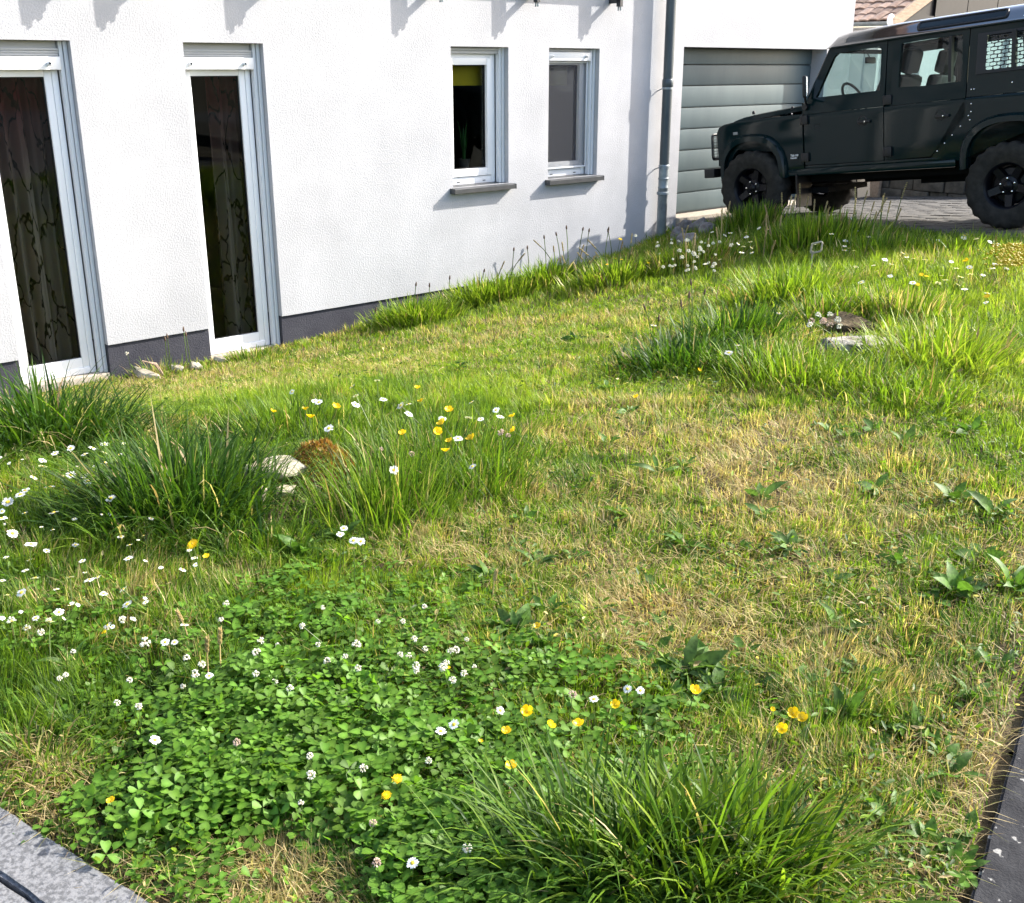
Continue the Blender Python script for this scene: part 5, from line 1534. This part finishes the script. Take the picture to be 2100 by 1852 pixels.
# near ones, each with its parts and its own description
for k, q, l, r_ in [
 ('daisy', B6(650, 650), 'open white daisy alone over the clover above the granite kerb', .0125), ('daisy', B6(1903, 585), 'larger of two white daisies touching each other above the clover', .0135),
 ('daisy', B6(1848, 613), 'lower of two touching white daisies above the clover', .013), ('daisy', B6(1730, 1165), 'white daisy nearest the bottom edge beside the long grass tuft', .0125),
 ('ball', B6(1957, 1107), 'white clover flower just above the bottom edge daisy', .0095), ('daisy', B6(878, 380), 'small white daisy with yellow centre at the upper rim of the clover', .0105),
 ('ball', B6(1300, 797), 'white clover flower in the middle of the clover', .010), ('ball', B6(1300, 718), 'small white clover flower just above a larger one', .0075), ('faded', B6(992, 662), 'pinkish fading clover flower in the clover', .0085),
 ('ball', B6(1797, 737), 'small white clover flower below the two touching daisies', .0075), ('ball', B6(1263, 915), 'small white bud low in the clover', .006),
 ('ball', B6(490, 495), 'white clover flower before the meadow grass, one of a pair', .008), ('ball', B6(582, 512), 'white clover flower on a tall stalk beside its twin', .0085),
 ('dandelion', B6(1665, 812), 'round yellow flower standing over the clover', .0115), ('dandelion', B6(1620, 882), 'second round yellow flower just under the first one in the clover', .011),
 ('buttercup', B6(468, 908), 'yellow buttercup bud in the clover nearest the granite kerb', .009), ('faded', B6(1565, 1000), 'brown withered flower in the clover', .008), ('faded', B6(1580, 1165), 'orange brown withered flower near the bottom edge', .009),
 ('ball', B6(610, 245), 'big ragged white flower cluster at the back of the clover', .014), ('daisy', B6(693, 240), 'white daisy on a stalk beside the ragged cluster', .012), ('daisy', B6(732, 240), 'white daisy half behind its neighbour by the ragged cluster', .010),
 ('buttercup', B7(150, 482), 'topmost yellow buttercup of the row above the foreground grass tuft', .0135), ('buttercup', B7(72, 560), 'yellow buttercup at the clover end of the row', .011), ('buttercup', B7(237, 537), 'yellow buttercup in the middle of the row', .0115),
 ('buttercup', B7(347, 533), 'yellow buttercup at the lawn end of the row', .0125), ('buttercup', B7(487, 457), 'yellow buttercup beside a dry brown blade', .011), ('buttercup', B7(788, 405), 'yellow buttercup in front of the large dock plant', .0135),
 ('buttercup', B7(90, 693), 'yellow buttercup beside the long foreground grass tuft', .012), ('buttercup', B7(1165, 490), 'higher of two joined yellow buttercups on the sparse lawn', .0135), ('buttercup', B7(1202, 510), 'lower of two joined yellow buttercups on the sparse lawn', .0125),
 ('buttercup', B7(1124, 550), 'half closed yellow buttercup below the joined pair', .0125), ('buttercup', B7(1085, 475), 'small yellow bud near the joined buttercups', .006),
 ('daisy', B7(533, 396), 'white daisy seen edge on, first of two over the thin lawn', .012), ('daisy', B7(582, 402), 'white daisy seen edge on, second of two over the thin lawn', .011), ('daisy', B7(405, 435), 'tilted white daisy beside the faded orange flower', .012),
 ('daisy', B7(48, 478), 'white daisy above the clover end of the buttercup row', .011), ('faded', B7(322, 420), 'faded orange flower above the buttercup row', .010),
 ('buttercup', B7(190, 158), 'small yellow buttercup among dock leaves at the dry lawn', .009), ('dandelion', B5(735, 812), 'yellow star shaped flower in front of the dark grass tuft', .020), ('buttercup', B5(787, 860), 'small yellow bud under the star shaped yellow flower', .009),
 ('daisy', B5(1253, 370), 'large white daisy in front of the mossy stone grass, yellow centre showing', .022), ('ball', B5(485, 85), 'white flower head standing against the grey plinth', .016),
 ('daisy', B5(1310, 750), 'upper of four white daisies hanging over the dark hollow', .013), ('daisy', B5(1297, 773), 'second of four white daisies hanging over the dark hollow', .013), ('daisy', B5(1347, 797), 'third of four white daisies, facing the camera over the dark hollow', .015), ('daisy', B5(1375, 800), 'last of four white daisies over the dark hollow', .013)]:
    flower(k, *q, l, None, True, h=random.uniform(.08, .11) if q[1] > 1300 else .18, rad=r_, tilt=random.uniform(.15, .7), toward=True)
ZONES = [
 ('small white daisy among the tall grass and buttercups in mid lawn', 'daisies in the buttercup patch', B5, 'daisy', .19, .0185,
  [(1215,270),(1200,265),(1437,187),(1342,210),(1356,245),(1460,260),(1527,283),(1557,277),(1355,280),(1797,270),(1557,315),(1785,330),(1832,335),(1685,333),(1905,325),(1890,300),(1745,408),(1113,230),(1800,515),(1500,528)]),
 ('yellow buttercup in the tall mid lawn patch', 'buttercups in mid lawn', B5, 'buttercup', .20, .0165,
  [(1605,267),(1590,217),(1685,352),(1667,383),(1710,302),(1535,390),(1712,420),(1797,410),(1698,457),(1953,325),(1957,378),(1183,328),(1280,290),(1040,307),(1163,298)]),
 ('small white daisy in the meadow beside the dark grass tufts', 'daisies in the meadow by the dark tufts', B5, 'daisy', .13, .0185,
  [(270,445),(323,468),(353,445),(398,430),(400,465),(400,500),(210,465),(453,470),(162,492),(162,515),(127,558),(270,547),(335,572),(495,543),(30,650),(78,622),(95,607),(48,770),(8,713),(118,812),(190,593),(422,636),(205,690)]),
 ('small white daisy in the low meadow above the clover', 'daisies above the clover', B5, 'daisy', .10, .0145,
  [(268,937),(340,948),(395,1000),(82,995),(8,950),(135,940),(225,1070),(45,1105),(190,1105),(100,1130),(470,983),(485,1040),(490,865),(410,1120)]),
 ('white clover flower in the turf behind the clover patch', 'clover flowers behind the clover patch', B6, 'ball', .07, .0085,
  [(50,150),(115,183),(172,200),(203,152),(433,38),(1448,305),(1780,272),(1713,298),(1676,295),(1870,332),(1890,280),(1500,350),(1335,250),(783,310),(948,80),(1352,98),(1780,93),(1758,890),(1525,772),(1075,375)]),
 ('small yellow flower bud scattered behind the clover patch', 'yellow buds behind the clover', B6, 'buttercup', .07, .006, [(1088,238),(1183,343),(1880,350),(2015,657),(440,200)]),
 ('white daisy on the bright grass between the pale flat stone and the driveway', 'daisies by the driveway', B4, 'daisy', .13, .0215,
  [(790,655),(578,818),(535,857),(1185,418),(1247,265),(1130,285),(1127,312),(1150,322),(1127,333),(1177,335),(1333,381),(1430,283),(1410,190),(1167,172),(1187,237),(1275,410),(1290,440),(1445,368),(1480,375),(1537,381),(1367,405),(1425,348),(1605,282),(1672,392),(1697,425),(1765,420),(1720,470),(1622,463),(1640,485),(1770,455),(1835,460),(1475,500),(1212,497),(1707,510),(1740,533),(1605,500),(1895,405),(1885,425),(1955,428),(1855,552),(1850,600),(1800,275),(1905,305),(1740,258),(1735,270),(1235,525),(1360,465),(1750,250),(1870,290)]),
 ('white daisy in the tall grass before the car front', 'daisies before the car front', B4, 'daisy', .20, .0215,
  [(735,225),(622,243),(543,245),(515,257),(450,240),(583,300),(645,290),(650,320),(600,345),(490,380),(415,403),(653,345),(150,718),(610,315),(625,265),(690,220),(1060,250),(970,300),(1030,230)]),
 ('yellow flower in the bright grass near the driveway', 'yellow flowers near the driveway', B4, 'dandelion', .13, .019, [(1750,380),(1520,457),(1545,467),(1500,508),(1855,568),(1740,390)]),
 ('single yellow flower low in the short lawn', 'yellow flowers in the short lawn', B4, 'buttercup', .06, .014, [(383,947),(62,1085)]),
 ('pinkish faded flower at the lawn end of the buttercup patch', 'faded flowers by the buttercups', B5, 'faded', .16, .013, [(1910,390),(1935,400),(1570,470),(1450,455)])]
NEAR = {
 'broad-leaved weeds in the lawn': [(1450, 1290, 'small flat weed pressed into the straw patch'), (1580, 960, 'small flat weed in the dry upper mid lawn'), (1230, 960, 'small flat weed on the lawn beside the buttercup patch'), (1150, 1200, 'small flat weed on the lawn short of the clover'), (1900, 900, 'small flat weed on the upper lawn under the sunlit tuft'), (1850, 1130, 'small flat weed between the straw patch and the big green rosettes'), (1800, 1380, 'small flat weed on the thin lawn above the joined buttercups'), (1980, 1500, 'small flat weed along the edging stone'), (1850, 1680, 'small flat weed in the bare soil between long tuft and edging stone'), (1250, 1420, 'small flat weed behind the buttercup row')],
 'daisies by the driveway': [(1735, 508, 'white daisy in the shade below the car door'), (1990, 490, 'white daisy at the driveway edge before the rear wheel'), (1850, 540, 'white daisy in the bright grass off the rear wheel'), (2000, 555, 'white daisy close to the yellow cushion plant'), (1785, 575, 'white daisy behind the bare earth hollow'), (1500, 720, 'white daisy in the dark tuft by the pale flat stone'), (2020, 610, 'white daisy with the yellow bloom under the cushion plant'), (1800, 470, 'white daisy standing against the dark driveway')],
 'daisies before the car front': [(1470, 485, 'white daisy before the front wheel'), (1520, 510, 'white daisy in the tall grass under the bumper'), (1450, 540, 'white daisy beside the cream weeds'), (1690, 480, 'white daisy in front of the mud flap'), (1345, 668, 'white daisy alone above the dark seed heads of the tuft')],
 'daisies in the buttercup patch': [(660, 825, 'white daisy at the near rim of the buttercup patch'), (730, 790, 'white daisy at the upper rim of the buttercup patch'), (830, 825, 'white daisy in the thick of the buttercup patch'), (970, 840, 'white daisy at the lawn end of the buttercup patch'), (960, 950, 'white daisy low on the dark side of the buttercup patch')],
 'daisies in the meadow by the dark tufts': [(200, 930, 'white daisy right under the tuft of the nearest tall window'), (40, 1050, 'white daisy where the meadow meets the picture edge'), (260, 985, 'white daisy just beside the tall dark tuft')],
 'daisies above the clover': [(40, 1200, 'white daisy by the picture edge above the clover'), (180, 1190, 'white daisy in the low meadow under the star shaped yellow flower'), (250, 1230, 'white daisy in the turf straight above the clover')],
 'clover flowers behind the clover patch': [(60, 1285, 'white clover flower near the picture edge above the kerb'), (400, 1270, 'white clover flower in the turf at the back of the clover'), (850, 1345, 'white clover flower between clover and dry lawn'), (800, 1620, 'white clover flower inside the clover near the long tuft')],
 'buttercups in mid lawn': [(640, 845, 'yellow buttercup at the near rim of the mid lawn patch'), (870, 815, 'yellow buttercup at the back of the mid lawn patch'), (900, 890, 'yellow buttercup in the thick of the mid lawn patch'), (1050, 870, 'yellow buttercup at the lawn end of the mid lawn patch')],
 'cream weeds by the downpipe': [(1360, 520, 'cream flower head of the weeds hiding the standpipe foot'), (1410, 500, 'cream flower head of the weeds before the cobbles'), (1460, 535, 'cream flower head of the weeds toward the front wheel')],
 'grass stalks before the car': [(1530, 500, 'tall grass flower stalk standing before the front wheel'), (1650, 500, 'tall grass flower stalk standing before the mud flap'), (1770, 500, 'tall grass flower stalk standing before the rear door')],
 'dark seed heads at the wall': [(900, 630, 'thin dark seed head against the wall between second tall window and yellow blind window'), (1050, 580, 'thin dark seed head against the wall under the yellow blind window'), (1200, 560, 'thin dark seed head against the wall under the fly screen window')]}
def which(u, v, label, grp):
    if grp not in NEAR: return label, grp
    k = min(NEAR[grp], key=lambda q: (q[0]-u)**2+(1.6*(q[1]-v))**2)
    return k[2], grp
for label, grp, fn, kind, h, r_, pts in ZONES:
    for p in pts:
        flower(kind, *fn(*p), *which(*fn(*p), label, grp), False, h=h*random.uniform(.75, 1.15), rad=r_*random.uniform(.8, 1.15))
for i in range(95):
    if i < 38: u, v, g, k = random.uniform(0, 330), random.uniform(900, 1120), 'daisies in the meadow by the dark tufts', 'daisy'
    elif i < 66: u, v, g, k = random.uniform(0, 420), random.uniform(1120, 1290), 'daisies above the clover', 'daisy'
    else: u, v, g, k = random.uniform(60, 980), random.uniform(1260, 1420), 'clover flowers behind the clover patch', 'ball'
    flower(k, u, v, *which(u, v, '', g), False, h=random.uniform(.06, .10), rad=random.uniform(.006, .0125))
# creamy umbels by the downpipe
for i in range(46):
    u = random.gauss(1405, 42); v = random.uniform(492, 560)
    flower('cream', u, v, *which(u, v, '', 'cream weeds by the downpipe'), False, h=random.uniform(.14, .30), rad=random.uniform(.010, .020), tilt=.1)
flower('dandelion', 1272, 491, 'lone tall yellow flower against the white wall near the downpipe', None, False, h=.34, rad=.022, tilt=.4)
flower('cream', 1303, 485, 'lone pale seed head against the white wall beside the yellow one', None, False, h=.36, rad=.016, tilt=.1)
for p in ((1262, 531), (1275, 533), (1245, 543), (1330, 540)): flower('dandelion', *p, 'orange yellow flower in the weeds below the fly screen window', 'yellow flowers under the window', False, h=.2, rad=.018)
# yellow stonecrop cushion at the frame edge
b = MB()
for k in range(420):
    c = at(random.gauss(2085, 26), random.uniform(498, 545), random.uniform(.08, .2))
    b.lathe([(.0001, .008), (.009, .004), (.011, -.003), (.0001, -.006)], 6, 0, Matrix.Translation(c) @ Euler((random.gauss(0, .4), random.gauss(0, .4), 0)).to_matrix().to_4x4())
sc_ = at(2080, 530)
o = b.build('stonecrop', leaf_mat('stonecrop_flower', (.62, .50, .03), .3), None, None, off=sc_); o.location = sc_
tag(o, 'yellow flowering cushion plant at the picture edge beside the driveway', None, None, 'stuff')

# ---- dark ribwort heads and dry grass stalks
def stalk(u, v, h, kind, label, grp, bend=.15):
    p = at(u, v)
    b = MB(); a = random.uniform(0, 2*pi); e = h*bend*random.uniform(.3, 1.6)
    pts = [(e*cos(a)*t**2, e*sin(a)*t**2, h*t) for t in (0, .25, .5, .75, 1)]
    rr_ = .0016+.00030*p.y
    b.tube(pts, [rr_, rr_, rr_*.9, rr_*.8, rr_*.8], 5)
    top = Vector(pts[-1]); d = (top-Vector(pts[-2])).normalized()
    T = Matrix.Translation(top) @ d.to_track_quat('Z', 'Y').to_matrix().to_4x4()
    if kind == 'rib':
        b.lathe([(.0001, -.002), (rr_*1.7, .006), (rr_*1.9, .022), (rr_*1.1, .040), (.0001, .048)], 7, 1, T)
        mats = [m_stem, m_brown]
    else:
        for k in range(9):
            t = k/8; q = Vector(pts[-1])*(1)-d*h*.26*(1-t)
            for s in (1, -1):
                b.lathe([(.0001, 0), (rr_*1.5, .008), (.0001, .018)], 5, 1, Matrix.Translation(q) @ (d+Vector((s*.35*cos(k*2.1), s*.35*sin(k*2.1), 0))).to_track_quat('Z', 'Y').to_matrix().to_4x4())
        mats = [m_straw, m_straw] if kind == 'dry' else [m_stem, m_straw]
    o = b.build('ribwort_stalk' if kind == 'rib' else 'grass_stalk', mats, None, 60); o.location = p
    return tag(o, label, 'ribwort' if kind == 'rib' else 'grass stalk', grp)
for u, v, h in [(1020, 590, .30), (1050, 585, .36), (1085, 575, .33), (1120, 570, .42), (1150, 562, .40), (1165, 560, .46), (1185, 558, .44), (1200, 555, .40), (1240, 548, .38), (1255, 545, .34), (985, 610, .26), (920, 628, .26), (880, 640, .24), (850, 650, .3)]:
    stalk(u, v, h, 'rib', *which(u, v, '', 'dark seed heads at the wall'))
for u, v, h in [(345, 762, .26), (352, 765, .28), (385, 756, .30), (392, 757, .27), (640, 690, .26), (760, 690, .22)]:
    stalk(u, v, h, 'rib', 'thin seed stalk standing before the grey plinth', 'seed stalks at the plinth')
for u, v, h in [(1400, 740, .30), (1410, 735, .34), (1420, 700, .34), (1430, 690, .26), (1345, 735, .22), (1335, 700, .2)]:
    stalk(u, v, h, 'rib', 'dark seed head rising out of the dark tuft before the pale flat stone', 'dark seed heads in the dark tuft')
for i in range(26):
    u = random.uniform(1470, 1830); v = random.uniform(478, 535)
    stalk(u, v, random.uniform(.30, .52), 'green' if i % 3 else 'dry', *which(u, v, '', 'grass stalks before the car'))
for i in range(22):
    stalk(random.uniform(960, 1290), random.uniform(560, 600), random.uniform(.22, .44), 'green', 'thin pale grass flower stalk against the white wall under the small windows', 'grass stalks at the wall', .5)
for i in range(10):
    stalk(random.uniform(1380, 1600), random.uniform(520, 570), random.uniform(.22, .36), 'dry', 'straw coloured stalk in the weeds between downpipe and car', 'dry stalks by the downpipe')
for u, v, h in [(390, 1330, .11), (430, 1420, .16), (455, 1400, .15), (1010, 1240, .10)]:
    stalk(u, v, h, 'dry', 'pale flowering grass stalk rising at the back of the clover', 'pale stalks behind the clover')

# ---- broad-leaved weeds, leaf by leaf
def leaf_mesh(w, curl, wav, seed):
    n = 8; vs = []
    for i in range(n+1):
        t = i/n
        ww = w*(sin(pi*min(1, t*.98+.04)**.85)**.9)*(1+wav*sin(i*2.4+seed)) if i else w*.12
        if i == n: ww = .004
        z = curl*(t-1.25*t*t)
        vs += [(t, -ww, z+.25*ww), (t, 0, z), (t, ww, z+.25*ww)]
    b = MB(); b.add(vs, [(3*i+j, 3*i+j+1, 3*i+j+4, 3*i+j+3) for i in range(n) for j in (0, 1)])
    return b
LM = {}
for nm, m in (('g', m_leaf), ('b', m_leaf2)):
    LM[nm] = []
    for w, c_, wv in ((.20, .30, .05), (.16, .45, .16), (.25, .20, .07), (.09, .5, .04)):
        me = leaf_mesh(w, c_, wv, w*40).mesh('leaf', m, None)
        me.polygons.foreach_set('use_smooth', [True]*len(me.polygons))
        LM[nm].append(me)
def weed(u, v, n, L, nm, label, up=.45, narrow=False):
    p = at(u, v)
    L *= .92
    r = empty('broadleaf_weed', loc=p, label=label, cat='weed', group='broad-leaved weeds in the lawn')
    a0 = random.uniform(0, 6)
    n = int(n*1.8)
    for k in range(n):
        a = a0+2*pi*k/n*1.0+random.gauss(0, .45)
        s = L*random.choice((.45, .7, .9, 1.0))*random.uniform(.8, 1.15)
        el = random.uniform(.05, .80)*(1 if random.random() < .8 else 1.5)
        inst('leaf', LM[nm][3 if narrow else random.randrange(3)], r, loc=(.012*cos(a), .012*sin(a), .005+random.uniform(0, .012)), rot=Euler((random.gauss(0, .45), -el, a)), sc=s)
    return r
WEEDS = [(1405, 1385, 10, .115, 'b', 'large blue green dock rosette behind the lone yellow buttercup'), (1470, 1425, 6, .085, 'b', 'dock rosette right beside the large one, one leaf browning'), (1340, 1340, 5, .07, 'g', 'leafy weed between the dry patch and the large dock'),
 (1060, 1300, 7, .095, 'b', 'dock leaves standing where the clover meets the dry lawn'), (1110, 1330, 6, .08, 'g', 'green dock rosette beside the blue green one at the clover end'), (1560, 1025, 6, .10, 'b', 'pale leaf rosette in the driest patch of mid lawn'),
 (1955, 1030, 7, .13, 'g', 'shiny broad leaf rosette near the frame edge in mid lawn'), (2035, 1060, 7, .13, 'g', 'broad leaf rosette just beyond the shiny one by the frame edge'), (1620, 1130, 8, .10, 'b', 'grey green rosette above the straw patch'), (1405, 1125, 8, .09, 'g', 'low dark rosette on the mid lawn'),
 (1350, 975, 4, .12, 'g', 'narrow dark dock leaf standing up on the mid lawn'), (1270, 1060, 5, .08, 'g', 'small green weed on the dry mid lawn'), (1960, 1220, 9, .105, 'g', 'big green rosette with a yellow bloom near the edging stone'), (2075, 1215, 8, .11, 'g', 'big green rosette cut by the picture edge'),
 (1700, 1200, 6, .08, 'b', 'grey green weed right of the straw patch'), (1730, 1480, 9, .09, 'g', 'dark leafy clump beside the joined buttercups'), (1870, 1510, 6, .085, 'g', 'yellow green rosette of blunt leaves near the edging stone'), (1950, 1600, 5, .08, 'g', 'bright upright leaves beside the earthy lawn margin'),
 (1995, 1440, 7, .08, 'g', 'leafy plant at the lawn margin above the edging stone'), (1100, 1160, 7, .09, 'b', 'blue green rosette between dark tufts and dry lawn'), (1000, 1190, 6, .08, 'g', 'green rosette left of the blue green one'), (1700, 890, 5, .10, 'g', 'bright small rosette on the upper lawn'), (1850, 915, 5, .10, 'b', 'pale rosette on the upper lawn by the frame edge'),
 (1290, 850, 5, .09, 'g', 'flat green rosette near the upper dry lawn'), (1335, 1215, 3, .055, 'g', 'single bright green leaf in the dry lawn'), (1240, 800, 5, .09, 'g', 'flat rosette on the short lawn below the single yellow flower'), (700, 1110, 7, .12, 'g', 'leafy plant under the dark hollow at the mossy stone'), (620, 1140, 6, .10, 'g', 'leafy plant at the foot of the dark grass tuft'),
 (1900, 1740, 6, .07, 'g', 'low ivy like leaves at the bottom of the lawn margin'), (1960, 1790, 7, .065, 'g', 'low leaves next to the lichened edging stone'), (1830, 1690, 5, .07, 'g', 'green weed in the bare soil near the edging stone'), (150, 1370, 7, .10, 'g', 'bright narrow leaved plant in the meadow above the kerb'), (260, 1340, 6, .08, 'g', 'narrow leaved plant beside the ragged white cluster'),
 (1640, 1550, 5, .06, 'b', 'small grey weed between grass tuft and buttercups'), (560, 1690, 5, .05, 'g', 'young weed at the lower rim of the clover'), (830, 1800, 6, .06, 'g', 'yellowing leafy weed at the bottom edge'), (1180, 700, 5, .10, 'g', 'flat rosette on the pale upper lawn'), (940, 760, 5, .09, 'g', 'flat rosette near the second tall window lawn'),
 (1800, 1010, 5, .09, 'g', 'leafy weed between dry patch and frame edge rosettes'), (1990, 890, 6, .10, 'g', 'leafy weed at the upper frame edge'), (70, 1730, 5, .04, 'g', 'clover like seedling hanging over the granite kerb'), (1560, 1420, 6, .06, 'g', 'young leaves left of the joined buttercups')]
for w in WEEDS: weed(*w[:4], w[4], w[5], narrow=('narrow' in w[5]))

for i in range(70):
    u, v = random.uniform(1000, 2080), 840+880*random.random()**.8
    if u-1000 > 1080*(1-.0*(v-840)/880): continue
    q = at(u, v)
    if not in_lawn(np.array([q.x]), np.array([q.y]))[0]: continue
    if 1000 < u < 1680 and v > 1500: continue
    weed(u, v, random.choice((3, 4, 5)), random.uniform(.045, .085), random.choice('gbg'), which(u, v, '', 'broad-leaved weeds in the lawn')[0])
# ---- stones and oddments
def rock(name, p, sx, sy, sz, mat, label, cat, group=None, seed=1, flat=.4, rz=0.0, tilt=(0, 0)):
    bm = bmesh.new(); bmesh.ops.create_icosphere(bm, subdivisions=4, radius=1)
    rr_ = np.random.default_rng(seed)
    off = rr_.random(3)*50
    planes = [(Vector(rr_.normal(0, 1, 3)).normalized(), float(rr_.uniform(.62, .9))) for _ in range(16)]
    for v in bm.verts:
        n = v.co.normalized()
        d = 1 + .22*sin(n.x*3.1+off[0])*sin(n.y*2.7+off[1])+.10*sin(n.x*7+off[2])*sin(n.z*6+off[0])+.05*sin(n.y*15+off[1])*sin(n.x*13+off[2])
        v.co = n*d
        for pn, pd in planes:
            e = v.co.dot(pn)-pd
            if e > 0: v.co -= pn*e*.92
        if v.co.z > flat: v.co.z = flat + (v.co.z-flat)*.18
        v.co.x *= sx; v.co.y *= sy; v.co.z *= sz
    b = MB(); b.from_bm(bm)
    o = b.build(name, mat, None, 42); o.location = p; o.rotation_euler = (tilt[0], tilt[1], rz)
    return tag(o, label, cat, group)
def lichen_mat(name, base, pale, dark, sc):
    m = M(name, base, pale, scale=sc, rough=.9, spec=.15, bump=1.0, bscale=sc*6, bdist=.012, lo=.38, hi=.55)
    nt = m.node_tree; bs = nt.nodes['Principled BSDF']; old = bs.inputs['Base Color'].links[0].from_socket
    tc = nt.nodes.new('ShaderNodeTexCoord'); n = nt.nodes.new('ShaderNodeTexNoise'); n.inputs['Scale'].default_value = sc*1.9; n.inputs['Detail'].default_value = 3
    r = nt.nodes.new('ShaderNodeValToRGB'); r.color_ramp.elements[0].position = .60; r.color_ramp.elements[1].position = .66
    mx = nt.nodes.new('ShaderNodeMix'); mx.data_type = 'RGBA'; mx.inputs[7].default_value = (*dark, 1)
    nt.links.new(tc.outputs['Object'], n.inputs['Vector']); nt.links.new(n.outputs['Fac'], r.inputs[0]); nt.links.new(r.outputs[0], mx.inputs[0]); nt.links.new(old, mx.inputs[6]); nt.links.new(mx.outputs[2], bs.inputs['Base Color'])
    return m
m_lime = lichen_mat('limestone', (.13, .115, .08), (.36, .34, .30), (.02, .018, .014), 13)
m_cob = M('cobble', (.11, .095, .088), (.24, .225, .22), scale=9, rough=.85, bump=.4, bscale=60)
m_lime2 = M('cream_limestone', (.30, .26, .18), (.46, .42, .32), scale=14, rough=.9, bump=.8, bscale=60, bdist=.01)
p = at(1775, 722); rock('limestone_slab', p+Vector((0, 0, .02)), .23, .13, .10, m_lime, 'pale pitted flat limestone lying in the grass before a bare earth hollow', 'stone', None, 4, .45, .1, (.16, .03))
p = at(1750, 672); rock('earth_bank', p+Vector((0, .08, -.03)), .26, .16, .11, m_soil, 'brown bare earth hollow behind the pale flat stone', 'earth bank', None, 9, .8, .2)
p = at(1690, 655)
for k in range(9):
    q = at(1660+random.uniform(0, 75), 640+random.uniform(0, 45), random.uniform(.10, .22))
    flower('faded' if k % 2 else 'cream', 1660+random.uniform(0, 75), 640+random.uniform(0, 45), 'withered whitish seed head in the bush beside the bare earth hollow', 'withered seed heads by the earth hollow', False, h=random.uniform(.12, .22), rad=.018)
p = at(565, 1000)
mo = rock('limestone_slab', p+Vector((-.0, .0, .075)), .16, .07, .065, m_lime2, 'cream split limestone beside the rust brown moss', 'stone', None, 6, .4, .35, (.25, -.05))
p = at(585, 1022); rock('limestone_chip', p+Vector((0, 0, .03)), .055, .03, .035, m_lime2, 'small cream limestone chip under the split stone', 'stone', None, 8, .4, .6, (.3, 0))
p = at(535, 1035); rock('limestone_chip', p+Vector((0, 0, .03)), .022, .022, .06, m_lime2, 'thin pale stone sliver leaning at the dark tuft', 'stone', None, 18, .8, .6, (.3, .5))
# moss cushion: knobbly mound of little fronds
b = MB(); c = at(660, 985)
N = 2600; a = RNG.uniform(0, 2*pi, N); q = np.sqrt(RNG.random(N))
mx_, my_ = .17*q*np.cos(a), .12*q*np.sin(a); mz = .15*(1-q**2) + .012*np.sin(mx_*70)*np.sin(my_*80)
P = np.stack([mx_, my_, mz], 1)
mt = np.array([[.26, .12, .025], [.30, .17, .035], [.22, .18, .04], [.18, .09, .03]])[RNG.integers(0, 4, N)]*RNG.uniform(.7, 1.3, (N, 1))
mm = mesh_arrays('moss_cushion', *blades(P, RNG.uniform(.012, .03, N), RNG.uniform(.004, .008, N), RNG.uniform(0, 2*pi, N), RNG.uniform(.2, .9, N), np.full(N, .1), mt, 2), m_grass, kind=None)
mm.location = c; tag(mm, 'rust brown moss cushion behind the split cream stone', 'moss')
for u, v, s, lb in [(1408, 478, (.10, .08, .11), 'upright pale cobble at the foot of the downpipe pillar'), (1432, 476, (.12, .10, .13), 'largest grey cobble of the pile by the downpipe'), (1448, 482, (.12, .10, .10), 'round grey cobble of the pile nearest the driveway'), (1392, 492, (.12, .1, .11), 'reddish cobble low against the downpipe pillar'), (1412, 505, (.15, .11, .10), 'brownish cobble in front of the pile by the downpipe'), (1398, 476, (.10, .09, .09), 'dark cobble wedged behind the pile at the pillar')]:
    p = at(u, v); rock('cobble', p+Vector((0, 0, .05)), *s, m_cob, lb, 'stone', 'cobbles at the downpipe', int(u), .9, random.uniform(0, 3))
m_conc = M('concrete_rubble', (.26, .23, .18), (.42, .38, .30), scale=10, rough=.95, bump=.6, bscale=50)
for u, v, s, lb in [(300, 772, (.20, .07, .04), 'flat mortar strip at the plinth beside the nearest tall window'), (362, 762, (.10, .05, .045), 'broken concrete piece at the plinth between the tall windows'), (400, 757, (.07, .05, .055), 'pale concrete lump under the second tall window'), (452, 742, (.10, .05, .035), 'concrete scrap at the corner of the second tall window')]:
    p = at(u, v); rock('rubble_piece', p+Vector((0, 0, .02)), *s, m_conc, lb, 'rubble', 'rubble along the plinth', int(u)+3, .6, -.8)
b = MB(); b.tube([(0, 0, 0), (.05, .03, .10), (.02, .06, .2)], [.012, .014, .006], 6)
o = b.build('wood_splinter', m_board, None, 40); o.location = at(335, 770); o.rotation_euler = (.5, -.9, .3); tag(o, 'broken wood splinter leaning at the grey plinth', 'wood splinter')
# little pale loop-handled stake
b = MB(); P = rounded([(-.035, 0, ), (.045, 0.02), (.05, .10), (-.03, .075)], .02)
b.tube([(x, 0, z+.14) for x, z in P], .008, 6, closed=True); b.tube([(-.02, 0, 0), (-.02, 0, .16)], .008, 6)
o = b.build('loop_stake', m_conc, None, 50); o.location = at(1668, 556); o.rotation_euler = (0, 0, -.3); tag(o, 'pale loop shaped stake handle poking out of the daisies', 'garden stake')
print('lawn blades', n_lawn, 'objects', len(bpy.data.objects))

print('tris', sum(sum(len(q.vertices)-2 for q in m.polygons)*m.users for m in bpy.data.meshes if len(m.polygons) < 200000))
